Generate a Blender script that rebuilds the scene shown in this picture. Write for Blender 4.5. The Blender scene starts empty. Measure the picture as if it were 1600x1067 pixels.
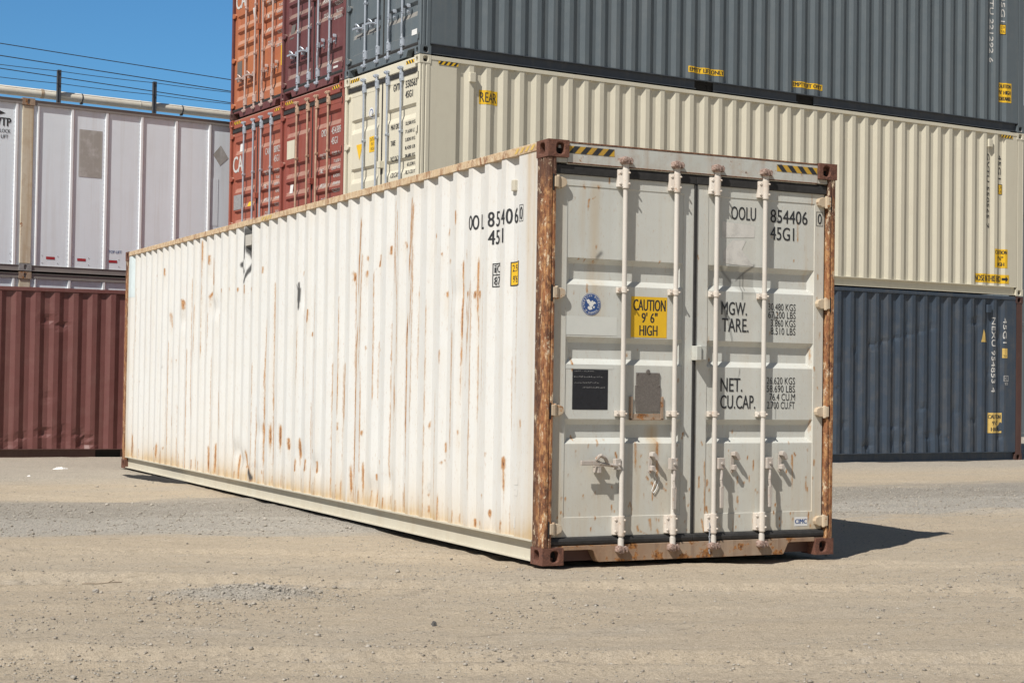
import bpy, bmesh, math, random
import numpy as np
from mathutils import Vector, Matrix, noise as mnoise
random.seed(7); rng = np.random.default_rng(11)
S = bpy.context.scene
COL = S.collection

# ------------------------------------------------------------------ camera, sky, sun, exposure
CAM = (-5.136844, -9.750203, 1.247735)
YAW, PITCH, ROLL, FPX = 0.46420078, 0.02407457, 0.01536704, 2542.174
cd = bpy.data.cameras.new('camera'); cam = bpy.data.objects.new('camera', cd); COL.objects.link(cam)
_f = Vector((math.sin(YAW)*math.cos(PITCH), math.cos(YAW)*math.cos(PITCH), math.sin(PITCH)))
_r = Vector((math.cos(YAW), -math.sin(YAW), 0)); _u = _r.cross(_f)
_r2 = _r*math.cos(ROLL) + _u*math.sin(ROLL); _u2 = -_r*math.sin(ROLL) + _u*math.cos(ROLL)
cam.matrix_world = Matrix(((_r2.x, _u2.x, -_f.x, CAM[0]), (_r2.y, _u2.y, -_f.y, CAM[1]), (_r2.z, _u2.z, -_f.z, CAM[2]), (0, 0, 0, 1)))
cd.sensor_width = 36.0; cd.lens = FPX/1600*36.0; cd.clip_start = 0.1; cd.clip_end = 6000
S.camera = cam

SUN_TO = Vector((-2.192, -1.158, 2.896)).normalized()
SUN_EL = math.asin(SUN_TO.z); SUN_AZ = math.atan2(SUN_TO.x, SUN_TO.y)     # clockwise from +Y
SKY_TINT = (.86, 1.68, 2.26)
w = bpy.data.worlds.new('World'); S.world = w; w.use_nodes = True
sky = w.node_tree.nodes.new('ShaderNodeTexSky'); sky.sky_type = 'NISHITA'; sky.sun_disc = False
sky.sun_elevation = SUN_EL; sky.sun_rotation = SUN_AZ
sky.altitude = 50; sky.air_density = 1.0; sky.dust_density = 0.4; sky.ozone_density = 1.2
bg = w.node_tree.nodes['Background']; bg.inputs['Strength'].default_value = 0.05
def _wn(t, **kw):
    nd = w.node_tree.nodes.new(t)
    for k, v in kw.items(): setattr(nd, k, v)
    return nd
_lk = w.node_tree.links.new
# added boost: brighter, bluer patch of low sky opposite the sun, rest left dim
hs = _wn('ShaderNodeVectorMath', operation='MULTIPLY'); hs.inputs[1].default_value = SKY_TINT
tcw = _wn('ShaderNodeTexCoord'); dt = _wn('ShaderNodeVectorMath', operation='DOT_PRODUCT'); dt.inputs[1].default_value = (.60, .79, .12)
mr = _wn('ShaderNodeMapRange', interpolation_type='SMOOTHSTEP'); mr.inputs['From Min'].default_value = .55; mr.inputs['From Max'].default_value = .93
mxw = _wn('ShaderNodeMix', data_type='RGBA')
_lk(sky.outputs[0], hs.inputs[0]); _lk(tcw.outputs['Generated'], dt.inputs[0]); _lk(dt.outputs['Value'], mr.inputs['Value']); _lk(mr.outputs[0], mxw.inputs[0])
_lk(sky.outputs[0], mxw.inputs[6]); _lk(hs.outputs[0], mxw.inputs[7]); _lk(mxw.outputs[2], bg.inputs[0])
sl = bpy.data.lights.new('sun', 'SUN'); sl.energy = 5.0; sl.angle = math.radians(0.53); sl.color = (1.0, 0.955, 0.88)
sun = bpy.data.objects.new('sun', sl); COL.objects.link(sun)
sun.rotation_euler = SUN_TO.to_track_quat('Z', 'Y').to_euler(); sun.location = (-20, -10, 30)
S.view_settings.view_transform = 'Standard'; S.view_settings.look = 'None'
S.view_settings.exposure = 0.02; S.view_settings.gamma = 1.0; S.view_settings.use_curve_mapping = False
S.cycles.max_bounces = 6; S.cycles.diffuse_bounces = 2

# ------------------------------------------------------------------ material helpers
class NT:
    def __init__(s, name):
        s.m = bpy.data.materials.new(name); s.m.use_nodes = True; s.t = s.m.node_tree; s.b = s.t.nodes['Principled BSDF']
    def n(s, typ, **kw):
        nd = s.t.nodes.new(typ)
        for k, v in kw.items(): setattr(nd, k, v)
        return nd
    def put(s, sock, v):
        if isinstance(v, bpy.types.NodeSocket): s.t.links.new(v, sock)
        elif isinstance(v, tuple) and len(v) == 3 and sock.type == 'RGBA': sock.default_value = (*v, 1)
        else: sock.default_value = v
    def coord(s, scale=(1, 1, 1), kind='Object'):
        tc = s.n('ShaderNodeTexCoord'); mp = s.n('ShaderNodeMapping'); mp.inputs['Scale'].default_value = scale
        src = tc.outputs[kind]
        oi = s.n('ShaderNodeObjectInfo'); ad = s.n('ShaderNodeVectorMath', operation='ADD')
        mu = s.n('ShaderNodeVectorMath', operation='SCALE'); mu.inputs['Scale'].default_value = 40.0
        cb = s.n('ShaderNodeCombineXYZ')
        s.put(cb.inputs[0], oi.outputs['Random']); s.put(cb.inputs[1], oi.outputs['Random'])
        s.put(mu.inputs[0], cb.outputs[0]); s.put(ad.inputs[0], src); s.put(ad.inputs[1], mu.outputs[0])
        s.put(mp.inputs['Vector'], ad.outputs[0] if kind == 'Object' else src); return mp.outputs[0]
    def noise(s, vec, scale, detail=5, rough=.6, dist=0.0):
        nd = s.n('ShaderNodeTexNoise'); s.put(nd.inputs['Vector'], vec)
        nd.inputs['Scale'].default_value = scale; nd.inputs['Detail'].default_value = detail
        nd.inputs['Roughness'].default_value = rough; nd.inputs['Distortion'].default_value = dist
        return nd.outputs['Fac']
    def vor(s, vec, scale, out='Distance'):
        nd = s.n('ShaderNodeTexVoronoi'); s.put(nd.inputs['Vector'], vec); nd.inputs['Scale'].default_value = scale
        return nd.outputs[out]
    def ramp(s, f, a, b, lo=0.0, hi=1.0):
        nd = s.n('ShaderNodeMapRange'); nd.clamp = True
        s.put(nd.inputs['Value'], f)
        for i, v in zip(('From Min', 'From Max', 'To Min', 'To Max'), (a, b, lo, hi)): nd.inputs[i].default_value = v
        return nd.outputs[0]
    def mix(s, f, a, b, mode='MIX'):
        nd = s.n('ShaderNodeMix', data_type='RGBA', blend_type=mode)
        s.put(nd.inputs[0], f); s.put(nd.inputs[6], a); s.put(nd.inputs[7], b); return nd.outputs[2]
    def math(s, op, a, b=0.0):
        nd = s.n('ShaderNodeMath', operation=op); s.put(nd.inputs[0], a); s.put(nd.inputs[1], b); return nd.outputs[0]
    def attr(s, name):
        nd = s.n('ShaderNodeAttribute', attribute_name=name); return nd.outputs['Fac']
    def bump(s, h, strength, dist=.01):
        nd = s.n('ShaderNodeBump'); s.put(nd.inputs['Height'], h); nd.inputs['Strength'].default_value = strength
        nd.inputs['Distance'].default_value = dist; s.put(s.b.inputs['Normal'], nd.outputs[0])
    def done(s, col, rough=.5, metal=0.0):
        s.put(s.b.inputs['Base Color'], col); s.put(s.b.inputs['Roughness'], rough); s.b.inputs['Metallic'].default_value = metal
        return s.m

RUST_D, RUST_M, RUST_L = (.075, .028, .013), (.25, .085, .025), (.46, .20, .055)
def paint(name, base, base2=None, dirt=(.30, .25, .19), dirt_amt=.25, spots=.70, streak=.25, rough=.5, painted=False, bump=.15, rustcols=None, spotscale=13.0, dust=0.0):
    n = NT(name); base2 = base2 or tuple(c*.82 for c in base)
    v = n.coord(); vs = n.coord((7, 7, .22))
    col = n.mix(n.ramp(n.noise(v, .9, 6, .65), .3, .7), base, base2)
    col = n.mix(n.math('MULTIPLY', n.ramp(n.noise(vs, 1.6, 5, .6), .5, .75), streak), col, dirt)
    col = n.mix(n.math('MULTIPLY', n.ramp(n.noise(v, 4.5, 8, .72), .48, .78), dirt_amt), col, dirt)
    fine = n.noise(v, 70, 4, .6)
    rc = n.mix(n.ramp(n.noise(v, 34, 5, .7), .35, .62), RUST_D, RUST_L) if rustcols is None else n.mix(n.ramp(n.noise(v, 34, 5, .7), .35, .62), *rustcols)
    if spots < 1:
        sp = n.ramp(n.noise(v, spotscale, 9, .72), spots, spots+.035)
        halo = n.ramp(n.noise(v, spotscale, 9, .72), spots-.06, spots+.02, 0, .45)
        col = n.mix(halo, col, tuple(a*.55+b*.45 for a, b in zip(base, RUST_L)))
        col = n.mix(sp, col, rc)
    if dust:
        ge = n.n('ShaderNodeNewGeometry'); sx = n.n('ShaderNodeSeparateXYZ'); n.put(sx.inputs[0], ge.outputs['Normal'])
        up = n.math('MULTIPLY', n.ramp(sx.outputs[2], .2, .6), n.ramp(n.noise(v, 8, 6, .7), .25, .6, .45, 1))
        col = n.mix(n.math('MULTIPLY', up, dust), col, (.50, .42, .34))
    if painted:
        st = n.attr('stain')
        col = n.mix(n.math('MULTIPLY', st, n.ramp(n.noise(vs, 5, 4), .25, .7, .45, 1)), col, (.50, .33, .13))
        rs = n.attr('rust')
        br = n.math('ADD', rs, n.ramp(n.noise(n.coord((1.6, 1.6, .5)), 42, 5, .75), .3, .7, -.33, .25))
        m0 = n.ramp(br, .06, .34, 0, .62); m1 = n.ramp(br, .30, .62, 0, .85); m2 = n.ramp(br, .72, 1.05, 0, .9)
        col = n.mix(m0, col, (.43, .29, .18)); col = n.mix(m1, col, n.mix(n.ramp(fine, .35, .65), (.32, .150, .062), (.58, .295, .105))); col = n.mix(m2, col, n.mix(n.ramp(fine, .4, .6), RUST_D, RUST_M))
        dk = n.attr('grime_shade')
        col = n.mix(dk, col, (.06, .06, .06))  # real grime, plus the torn dent's shade painted near black
    n.bump(n.math('ADD', n.noise(v, 9, 5), n.math('MULTIPLY', fine, .3)), bump, .004)
    return n.done(col, n.ramp(n.noise(v, 6, 4), .3, .7, rough-.08, rough+.14))

def rusty(name, cols, zs=.12, sc=16, rough=.85, post=False):
    n = NT(name); v = n.coord((1, 1, zs)); v2 = n.coord()
    a = n.noise(v, sc, 7, .68, .4); b = n.noise(v, sc*2.7, 6, .7)
    col = n.mix(n.ramp(a, .36, .5), cols[0], cols[1]); col = n.mix(n.ramp(b, .47, .60), col, cols[2])
    col = n.mix(n.ramp(n.noise(v2, 22, 8, .75), .56, .66), col, cols[0])
    col = n.mix(n.ramp(n.noise(v, sc*5, 5, .7), .60, .68), col, cols[3])
    if post:
        tc = n.n('ShaderNodeTexCoord'); sp = n.n('ShaderNodeSeparateXYZ'); n.put(sp.inputs[0], tc.outputs['Object'])
        big = n.noise(n.coord((1, 1, .35)), 6, 7, .7)
        yy = n.math('ADD', sp.outputs[1], n.ramp(big, .25, .75, -.06, .06))
        col = n.mix(n.math('MULTIPLY', n.ramp(yy, .085, .125), n.ramp(yy, 1.0, .5)), col, n.mix(n.ramp(b, .40, .62), (.065, .03, .02), (.20, .095, .045)))
        zz = n.math('ADD', sp.outputs[2], n.ramp(big, .25, .75, -.5, .5))
        col = n.mix(n.ramp(zz, 2.45, 2.75, 0, .9), col, (.085, .042, .030)); col = n.mix(n.ramp(zz, .25, .08, 0, .7), col, (.10, .05, .03))
        col = n.mix(n.ramp(n.noise(n.coord((1, 1, .55)), 9, 10, .80),   .515, .57, 0, .92), col, n.mix(n.ramp(b, .4, .6), (.075, .030, .018), (.15, .065, .035)))
        col = n.mix(n.ramp(n.noise(n.coord((1, 1, .5)), 19, 9, .8), .56, .60, 0, .85), col, (.68, .56, .40))
    n.bump(n.math('ADD', a, n.noise(v2, 60, 6, .7)), .6, .006)
    return n.done(col, rough)

def plain(name, col, rough=.6, metal=0.0, var=.15, sc=30, bump=.1):
    n = NT(name); v = n.coord()
    c = n.mix(n.ramp(n.noise(v, sc, 6, .7), .3, .7), tuple(x*(1-var) for x in col), tuple(min(1, x*(1+var)) for x in col))
    n.bump(n.noise(v, sc*2, 5), bump, .003); return n.done(c, rough, metal)

M = {}
M['white_side'] = paint('chalky_white_paint', (.69, .695, .68), (.655, .66, .65), (.62, .55, .44), .22, .775, .30, .62, True, .12, spotscale=16)
M['door_grey'] = paint('weathered_grey_paint', (.635, .655, .628), (.57, .592, .565), (.50, .46, .37), .22, .765, .35, .55, True, .12, spotscale=18)
M['white_rod'] = paint('worn_white_paint', (.66, .63, .585), (.59, .55, .50), (.38, .28, .21), .22, .70, .25, .55, spotscale=20)
M['white_bracket'] = paint('rust_speckled_bracket', (.70, .66, .60), (.60, .53, .46), (.34, .22, .15), .5, .615, .3, .6, spotscale=24)
M['worn_handle'] = paint('worn_handle_steel', (.55, .51, .47), (.40, .35, .31), (.20, .15, .12), .6, .60, .3, .55, spotscale=30)
M['rail_white'] = paint('dusty_white_rail', (.60, .57, .475), (.55, .51, .42), (.46, .37, .25), .30, .74, .2, .6)
M['rail_rust'] = rusty('rust_washed_rail', ((.30, .15, .08), (.58, .43, .27), (.66, .53, .37), (.15, .065, .035)), .5, 8)
M['post_rust'] = rusty('orange_rusted_steel', ((.115, .046, .027), (.285, .118, .050), (.47, .255, .11), (.055, .024, .016)), .42, 12, post=True)
M['cam_rust'] = rusty('rusted_cam_metal', ((.12, .06, .045), (.34, .23, .19), (.48, .38, .33), (.09, .04, .03)), 1, 40)
M['edge_rust'] = rusty('rusted_edge', ((.09, .04, .025), (.17, .08, .045), (.30, .17, .10), (.06, .03, .02)), 1, 22)
M['cast_rust'] = rusty('brown_rusted_casting', ((.075, .034, .026), (.145, .062, .042), (.19, .085, .055), (.05, .024, .02)), 1, 30)
M['sill_rust'] = paint('rust_bled_sill', (.46, .40, .32), (.29, .175, .105), (.15, .07, .038), .95, .53, .7, .7, spotscale=9)
M['header'] = paint('rust_edged_header', (.56, .575, .545), (.50, .51, .47), (.34, .21, .12), .6, .63, .55, .6, spotscale=15)
M['hinge_white'] = paint('rust_stained_hinge', (.62, .55, .44), (.48, .36, .23), (.30, .15, .07), .6, .60, .3, .6, spotscale=18)
M['gasket'] = plain('black_rubber', (.028, .027, .027), .7, 0, .45, 14, .25)
M['dark'] = plain('dark_hollow', (.012, .011, .011), .9)
M['plate_metal'] = plain('dull_data_plate', (.20, .18, .165), .55, .35, .25, 90)
M['galv'] = plain('galvanised_steel', (.42, .44, .47), .45, .55, .2, 20)
M['black_ink'] = plain('black_lettering', (.028, .030, .034), .6, 0, .3, 60)
M['white_ink'] = plain('white_lettering', (.58, .57, .55), .6, 0, .1, 60)
M['yellow'] = plain('yellow_sticker', (.80, .49, .022), .45, 0, .06, 8)
M['hazard_yellow'] = paint('worn_hazard_yellow', (.60, .37, .035), (.52, .31, .04), (.25, .14, .07), .55, .64, .5, .6, spotscale=16)
M['yellow_dull'] = plain('faded_yellow_sticker', (.68, .47, .14), .5, 0, .1, 12)
M['white_sticker'] = plain('white_sticker', (.75, .75, .74), .45, 0, .05, 9)
M['black_sticker'] = plain('black_panel', (.016, .017, .022), .5, 0, .3, 40)
M['blue_ink'] = plain('blue_print', (.03, .08, .25), .5, 0, .1, 40)
M['pale_blue'] = plain('pale_blue_ghost', (.60, .68, .70), .6, 0, .06, 9)
M['scuff'] = paint('torn_sticker_residue', (.74, .725, .69), (.62, .605, .57), (.20, .19, .18), .8, 1.1, .15, .8)
M['faint'] = plain('ghost_paint', (.65, .665, .63), .6, 0, .03, 9)
M['worn_plate'] = paint('worn_plate', (.56, .54, .49), (.48, .46, .42), (.25, .22, .18), .5, .75, .3, .6)
M['red_sticker'] = plain('red_reflector', (.42, .03, .04), .4, 0, .1, 20)
M['hole_grey'] = plain('worn_lead_grey', (.33, .33, .33), .6, .2, .25, 20)
def cont_mats(key, base, base2, **kw):
    M[key] = paint(key+'_container_paint', base, base2, **kw)
cont_mats('cream', (.66, .62, .50), (.635, .595, .48), dirt=(.47, .41, .32), dirt_amt=.16, spots=.80, streak=.18)
cont_mats('slate', (.122, .148, .166), (.112, .137, .154), dirt=(.23, .23, .22), dirt_amt=.18, spots=.81, streak=.2, rough=.42, dust=.75)
cont_mats('slate_rail_shade', (.062, .074, .092), (.055, .066, .082), dirt_amt=.1, spots=1.1, streak=.1)  # slate darkened to paint in the shade on the bottom rail
cont_mats('navy', (.047, .068, .100), (.042, .060, .086), dirt=(.15, .135, .115), dirt_amt=.42, spots=.70, streak=.30, rough=.5, rustcols=((.05, .03, .02), (.24, .20, .17)), spotscale=11)
cont_mats('maroon', (.150, .050, .052), (.125, .043, .045), dirt=(.22, .12, .10), dirt_amt=.25, spots=.76, streak=.25, dust=.75)
cont_mats('brick', (.30, .075, .055), (.25, .066, .05), dirt=(.32, .15, .11), dirt_amt=.25, spots=.78, streak=.25, dust=.75)
cont_mats('rustred', (.36, .098, .058), (.30, .08, .052), dirt=(.38, .17, .10), dirt_amt=.3, spots=.77, streak=.3, dust=.75)
cont_mats('orange', (.46, .165, .062), (.37, .105, .058), dirt=(.40, .15, .08), dirt_amt=.35, spots=.75, streak=.4, dust=.75)
cont_mats('brown', (.165, .060, .054), (.142, .051, .046), dirt=(.23, .13, .11), dirt_amt=.32, spots=.76, streak=.3, rough=.5)
cont_mats('brown_dark', (.10, .045, .038), (.08, .04, .032), dirt=(.15, .1, .08), dirt_amt=.3, spots=.7, streak=.3)
cont_mats('alu', (.84, .915, .985), (.80, .875, .945), dirt=(.60, .59, .57), dirt_amt=.10, spots=.735, streak=.32, rough=.45, spotscale=26, rustcols=((.14, .10, .08), (.42, .30, .20)))
cont_mats('alu_post', (.84, .87, .90), (.80, .83, .86), dirt=(.5, .42, .36), dirt_amt=.25, spots=.76, streak=.2, rough=.45)
cont_mats('alu_rail', (.22, .205, .20), (.27, .25, .235), dirt=(.34, .30, .25), dirt_amt=.35, spots=.72, streak=.2, rough=.5)
cont_mats('yellow_post', (.68, .63, .52), (.62, .54, .40), dirt=(.40, .27, .13), dirt_amt=.6, spots=.63, streak=.9, spotscale=8)
cont_mats('pipe_white', (.70, .66, .57), (.62, .57, .48), dirt=(.45, .33, .2), dirt_amt=.3, spots=.75, streak=.1)
M['rod_steel'] = plain('zinc_rod', (.46, .50, .56), .42, .4, .12, 12)
M['rod_tan'] = plain('tan_rod', (.47, .32, .23), .6, .1, .25, 12)
M['rod_pale'] = plain('pale_pink_rod', (.52, .40, .36), .5, .2, .2, 12)
M['post_grey'] = plain('grey_steel_post', (.10, .105, .115), .6, .3)
M['wire'] = plain('dark_wire', (.05, .05, .055), .6, .3)

# ------------------------------------------------------------------ mesh helpers
class MB:
    def __init__(s): s.v = []; s.f = []; s.mi = []; s.cur = 0
    def add(s, vs, fs):
        o = len(s.v); s.v += [tuple(v) for v in vs]; s.f += [tuple(i+o for i in f) for f in fs]; s.mi += [s.cur]*len(fs); return s
    def box(s, x0, x1, y0, y1, z0, z1):
        vs = [(x, y, z) for z in (z0, z1) for y in (y0, y1) for x in (x0, x1)]
        return s.add(vs, [(0, 2, 3, 1), (4, 5, 7, 6), (0, 1, 5, 4), (2, 6, 7, 3), (0, 4, 6, 2), (1, 3, 7, 5)])
    def cyl(s, p0, p1, r, n=12, r1=None, cap=True):
        p0, p1 = Vector(p0), Vector(p1); r1 = r if r1 is None else r1
        d = (p1-p0).normalized(); a = d.orthogonal().normalized(); b = d.cross(a)
        vs = [p0 + (a*math.cos(t)+b*math.sin(t))*r for t in [2*math.pi*i/n for i in range(n)]]
        vs += [p1 + (a*math.cos(t)+b*math.sin(t))*r1 for t in [2*math.pi*i/n for i in range(n)]]
        fs = [(i, (i+1) % n, n+(i+1) % n, n+i) for i in range(n)]
        if cap: fs += [tuple(range(n-1, -1, -1)), tuple(range(n, 2*n))]
        return s.add(vs, fs)
    def tube(s, pts, r, n=8):
        for a, b in zip(pts[:-1], pts[1:]): s.cyl(a, b, r, n)
        return s
    def prism(s, poly, axis, a0, a1):
        n = len(poly)
        def P(p, a):
            if axis == 'z': return (p[0], p[1], a)
            if axis == 'y': return (p[0], a, p[1])
            return (a, p[0], p[1])
        vs = [P(p, a0) for p in poly] + [P(p, a1) for p in poly]
        fs = [(i, (i+1) % n, n+(i+1) % n, n+i) for i in range(n)] + [tuple(range(n-1, -1, -1)), tuple(range(n, 2*n))]
        return s.add(vs, fs)
    def build(s, name, mat, parent=None, smooth=False, bevel=0, mats=None, fix=True, attrs=None):
        me = bpy.data.meshes.new(name); me.from_pydata(s.v, [], s.f)
        for m in (mats or [mat]): me.materials.append(m)
        if any(s.mi): me.polygons.foreach_set('material_index', s.mi)
        if fix:
            bm = bmesh.new(); bm.from_mesh(me); bmesh.ops.recalc_face_normals(bm, faces=bm.faces); bm.to_mesh(me); bm.free()
        if attrs:
            for k, a in attrs.items():
                at = me.attributes.new(k, 'FLOAT', 'POINT'); at.data.foreach_set('value', np.asarray(a, dtype=np.float32))
        if smooth: me.polygons.foreach_set('use_smooth', [True]*len(me.polygons))
        me.update()
        o = bpy.data.objects.new(name, me); COL.objects.link(o)
        if parent: o.parent = parent
        if bevel:
            b = o.modifiers.new('bevel', 'BEVEL'); b.width = bevel; b.segments = 2; b.limit_method = 'ANGLE'; b.angle_limit = math.radians(45)
        return o
def thing(name, label, cat, loc=(0, 0, 0), rz=0.0, group=None):
    o = bpy.data.objects.new(name, None); COL.objects.link(o); o.location = loc; o.rotation_euler = (0, 0, rz); o.empty_display_size = .3
    o['label'] = label; o['category'] = cat
    if group: o['group'] = group
    return o
def tag(o, label, cat, group=None):
    o['label'] = label; o['category'] = cat
    if group: o['group'] = group
    return o

def smoothstep(a, b, x):
    t = np.clip((x-a)/(b-a), 0, 1); return t*t*(3-2*t)
def vnoise(x, y, seed=0):
    xi = np.floor(x).astype(np.int64); yi = np.floor(y).astype(np.int64); fx = x-xi; fy = y-yi
    fx = fx*fx*(3-2*fx); fy = fy*fy*(3-2*fy)
    def h(a, b):
        n = (a*374761393 + b*668265263 + seed*1442695041) & 0x7fffffff
        n = ((n ^ (n >> 13))*1274126177) & 0x7fffffff
        return ((n ^ (n >> 16)) & 0xffff)/65535.0
    return (h(xi, yi)*(1-fx)+h(xi+1, yi)*fx)*(1-fy) + (h(xi, yi+1)*(1-fx)+h(xi+1, yi+1)*fx)*fy
def fbm(x, y, oct=4, seed=0):
    v = 0; a = .5
    for i in range(oct): v = v + a*(vnoise(x*2**i, y*2**i, seed+i)-.5); a *= .5
    return v

# ------------------------------------------------------------------ lettering
_glyph = {}
def glyph(txt):
    if txt not in _glyph:
        cu = bpy.data.curves.new('glyphs', 'FONT'); cu.body = txt; cu.size = 1; cu.resolution_u = 3
        ob = bpy.data.objects.new('glyphs', cu); COL.objects.link(ob)
        dg = bpy.context.evaluated_depsgraph_get(); me = bpy.data.meshes.new_from_object(ob.evaluated_get(dg))
        v = [tuple(p.co[:2]) for p in me.vertices]; f = [tuple(p.vertices) for p in me.polygons]
        bpy.data.objects.remove(ob); bpy.data.curves.remove(cu); bpy.data.meshes.remove(me)
        a = np.array(v); _glyph[txt] = ((a-a.min(0))/(a.max(0)-a.min(0)), f)
    return _glyph[txt]
def rot_txt(v, rot):
    if rot == 0: return v
    return np.stack([v[:, 1], 1-v[:, 0]], -1)          # reads downwards
class Flat:
    """marks drawn in a plane (s across, t up) and then laid on a surface"""
    def __init__(s): s.v = []; s.f = []; s.mi = []; s.mats = []; s.cut = [0]
    def new(s):
        if s.f: s.cut.append(len(s.f))
        return s
    def mid(s, m):
        if m not in s.mats: s.mats.append(m)
        return s.mats.index(m)
    def poly(s, pts, mat, layer=0):
        o = len(s.v); s.v += [(p[0], p[1], layer) for p in pts]; s.f.append(tuple(range(o, o+len(pts)))); s.mi.append(s.mid(mat)); return s
    def rect(s, a, b, c, d, mat, layer=0): return s.poly([(a, c), (b, c), (b, d), (a, d)], mat, layer)
    def text(s, txt, a, b, c, d, mat, layer=1, rot=0, bold=0):
        v, f = glyph(txt); v = rot_txt(v, rot)
        for off in ([0] if not bold else [-bold, 0, bold]):
            o = len(s.v); s.v += [(a+(b-a)*p[0]+off, c+(d-c)*p[1], layer+(0 if off==0 else (.18 if off>0 else .36))) for p in v]
            s.f += [tuple(i+o for i in q) for q in f]; s.mi += [s.mid(mat)]*len(f)
        return s
    def frame(s, a, b, c, d, t, mat, layer=1):
        s.rect(a, b, c, c+t, mat, layer); s.rect(a, b, d-t, d, mat, layer); s.rect(a, a+t, c+t, d-t, mat, layer); return s.rect(b-t, b, c+t, d-t, mat, layer)
    def disc(s, cx, cy, r, mat, layer=0, n=40):
        return s.poly([(cx+r*math.cos(2*math.pi*i/n), cy+r*math.sin(2*math.pi*i/n)) for i in range(n)], mat, layer)
    def hazard(s, a, b, c, d, n, layer=0, slant=.5, rev=False, base='yellow', bar='black_ink'):
        if base: s.rect(a, b, c, d, base, layer)
        w = (b-a)/(2*n); h = slant*w*2
        for i in range(n):
            x = a+i*2*w
            p = [(x, c), (x+w, c), (min(x+w+h, b), d), (min(x+h, b), d)]
            if rev: p = [(min(x+h, b), c), (min(x+w+h, b), c), (x+w, d), (x, d)]
            s.poly(p, bar, layer+1)
        return s
    def lay(s, name, parent, fn, cuts=()):
        o = None
        for a, b in zip(s.cut, s.cut[1:]+[len(s.f)]):
            q = Flat(); q.mats = s.mats; q.f = s.f[a:b]; q.mi = s.mi[a:b]
            used = sorted({i for f in q.f for i in f}); ix = {v: k for k, v in enumerate(used)}
            q.v = [s.v[i] for i in used]; q.f = [tuple(ix[i] for i in f) for f in q.f]; o = q.lay1(name, parent, fn, cuts)
        return o
    def lay1(s, name, parent, fn, cuts=()):
        bm = bmesh.new(); vs = [bm.verts.new(p) for p in s.v]
        for f, m in zip(s.f, s.mi):
            try: bm.faces.new([vs[i] for i in f]).material_index = m
            except ValueError: pass
        lo = min(p[0] for p in s.v); hi = max(p[0] for p in s.v)
        for c in cuts:
            if lo < c < hi:
                bmesh.ops.bisect_plane(bm, geom=bm.verts[:]+bm.edges[:]+bm.faces[:], plane_co=(c, 0, 0), plane_no=(1, 0, 0), dist=1e-6)
        for v in bm.verts: v.co = fn(v.co.x, v.co.y, v.co.z)
        me = bpy.data.meshes.new(name); bm.to_mesh(me); bm.free()
        for m in s.mats: me.materials.append(M[m])
        o = bpy.data.objects.new(name, me); COL.objects.link(o); o.parent = parent
        return o
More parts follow.
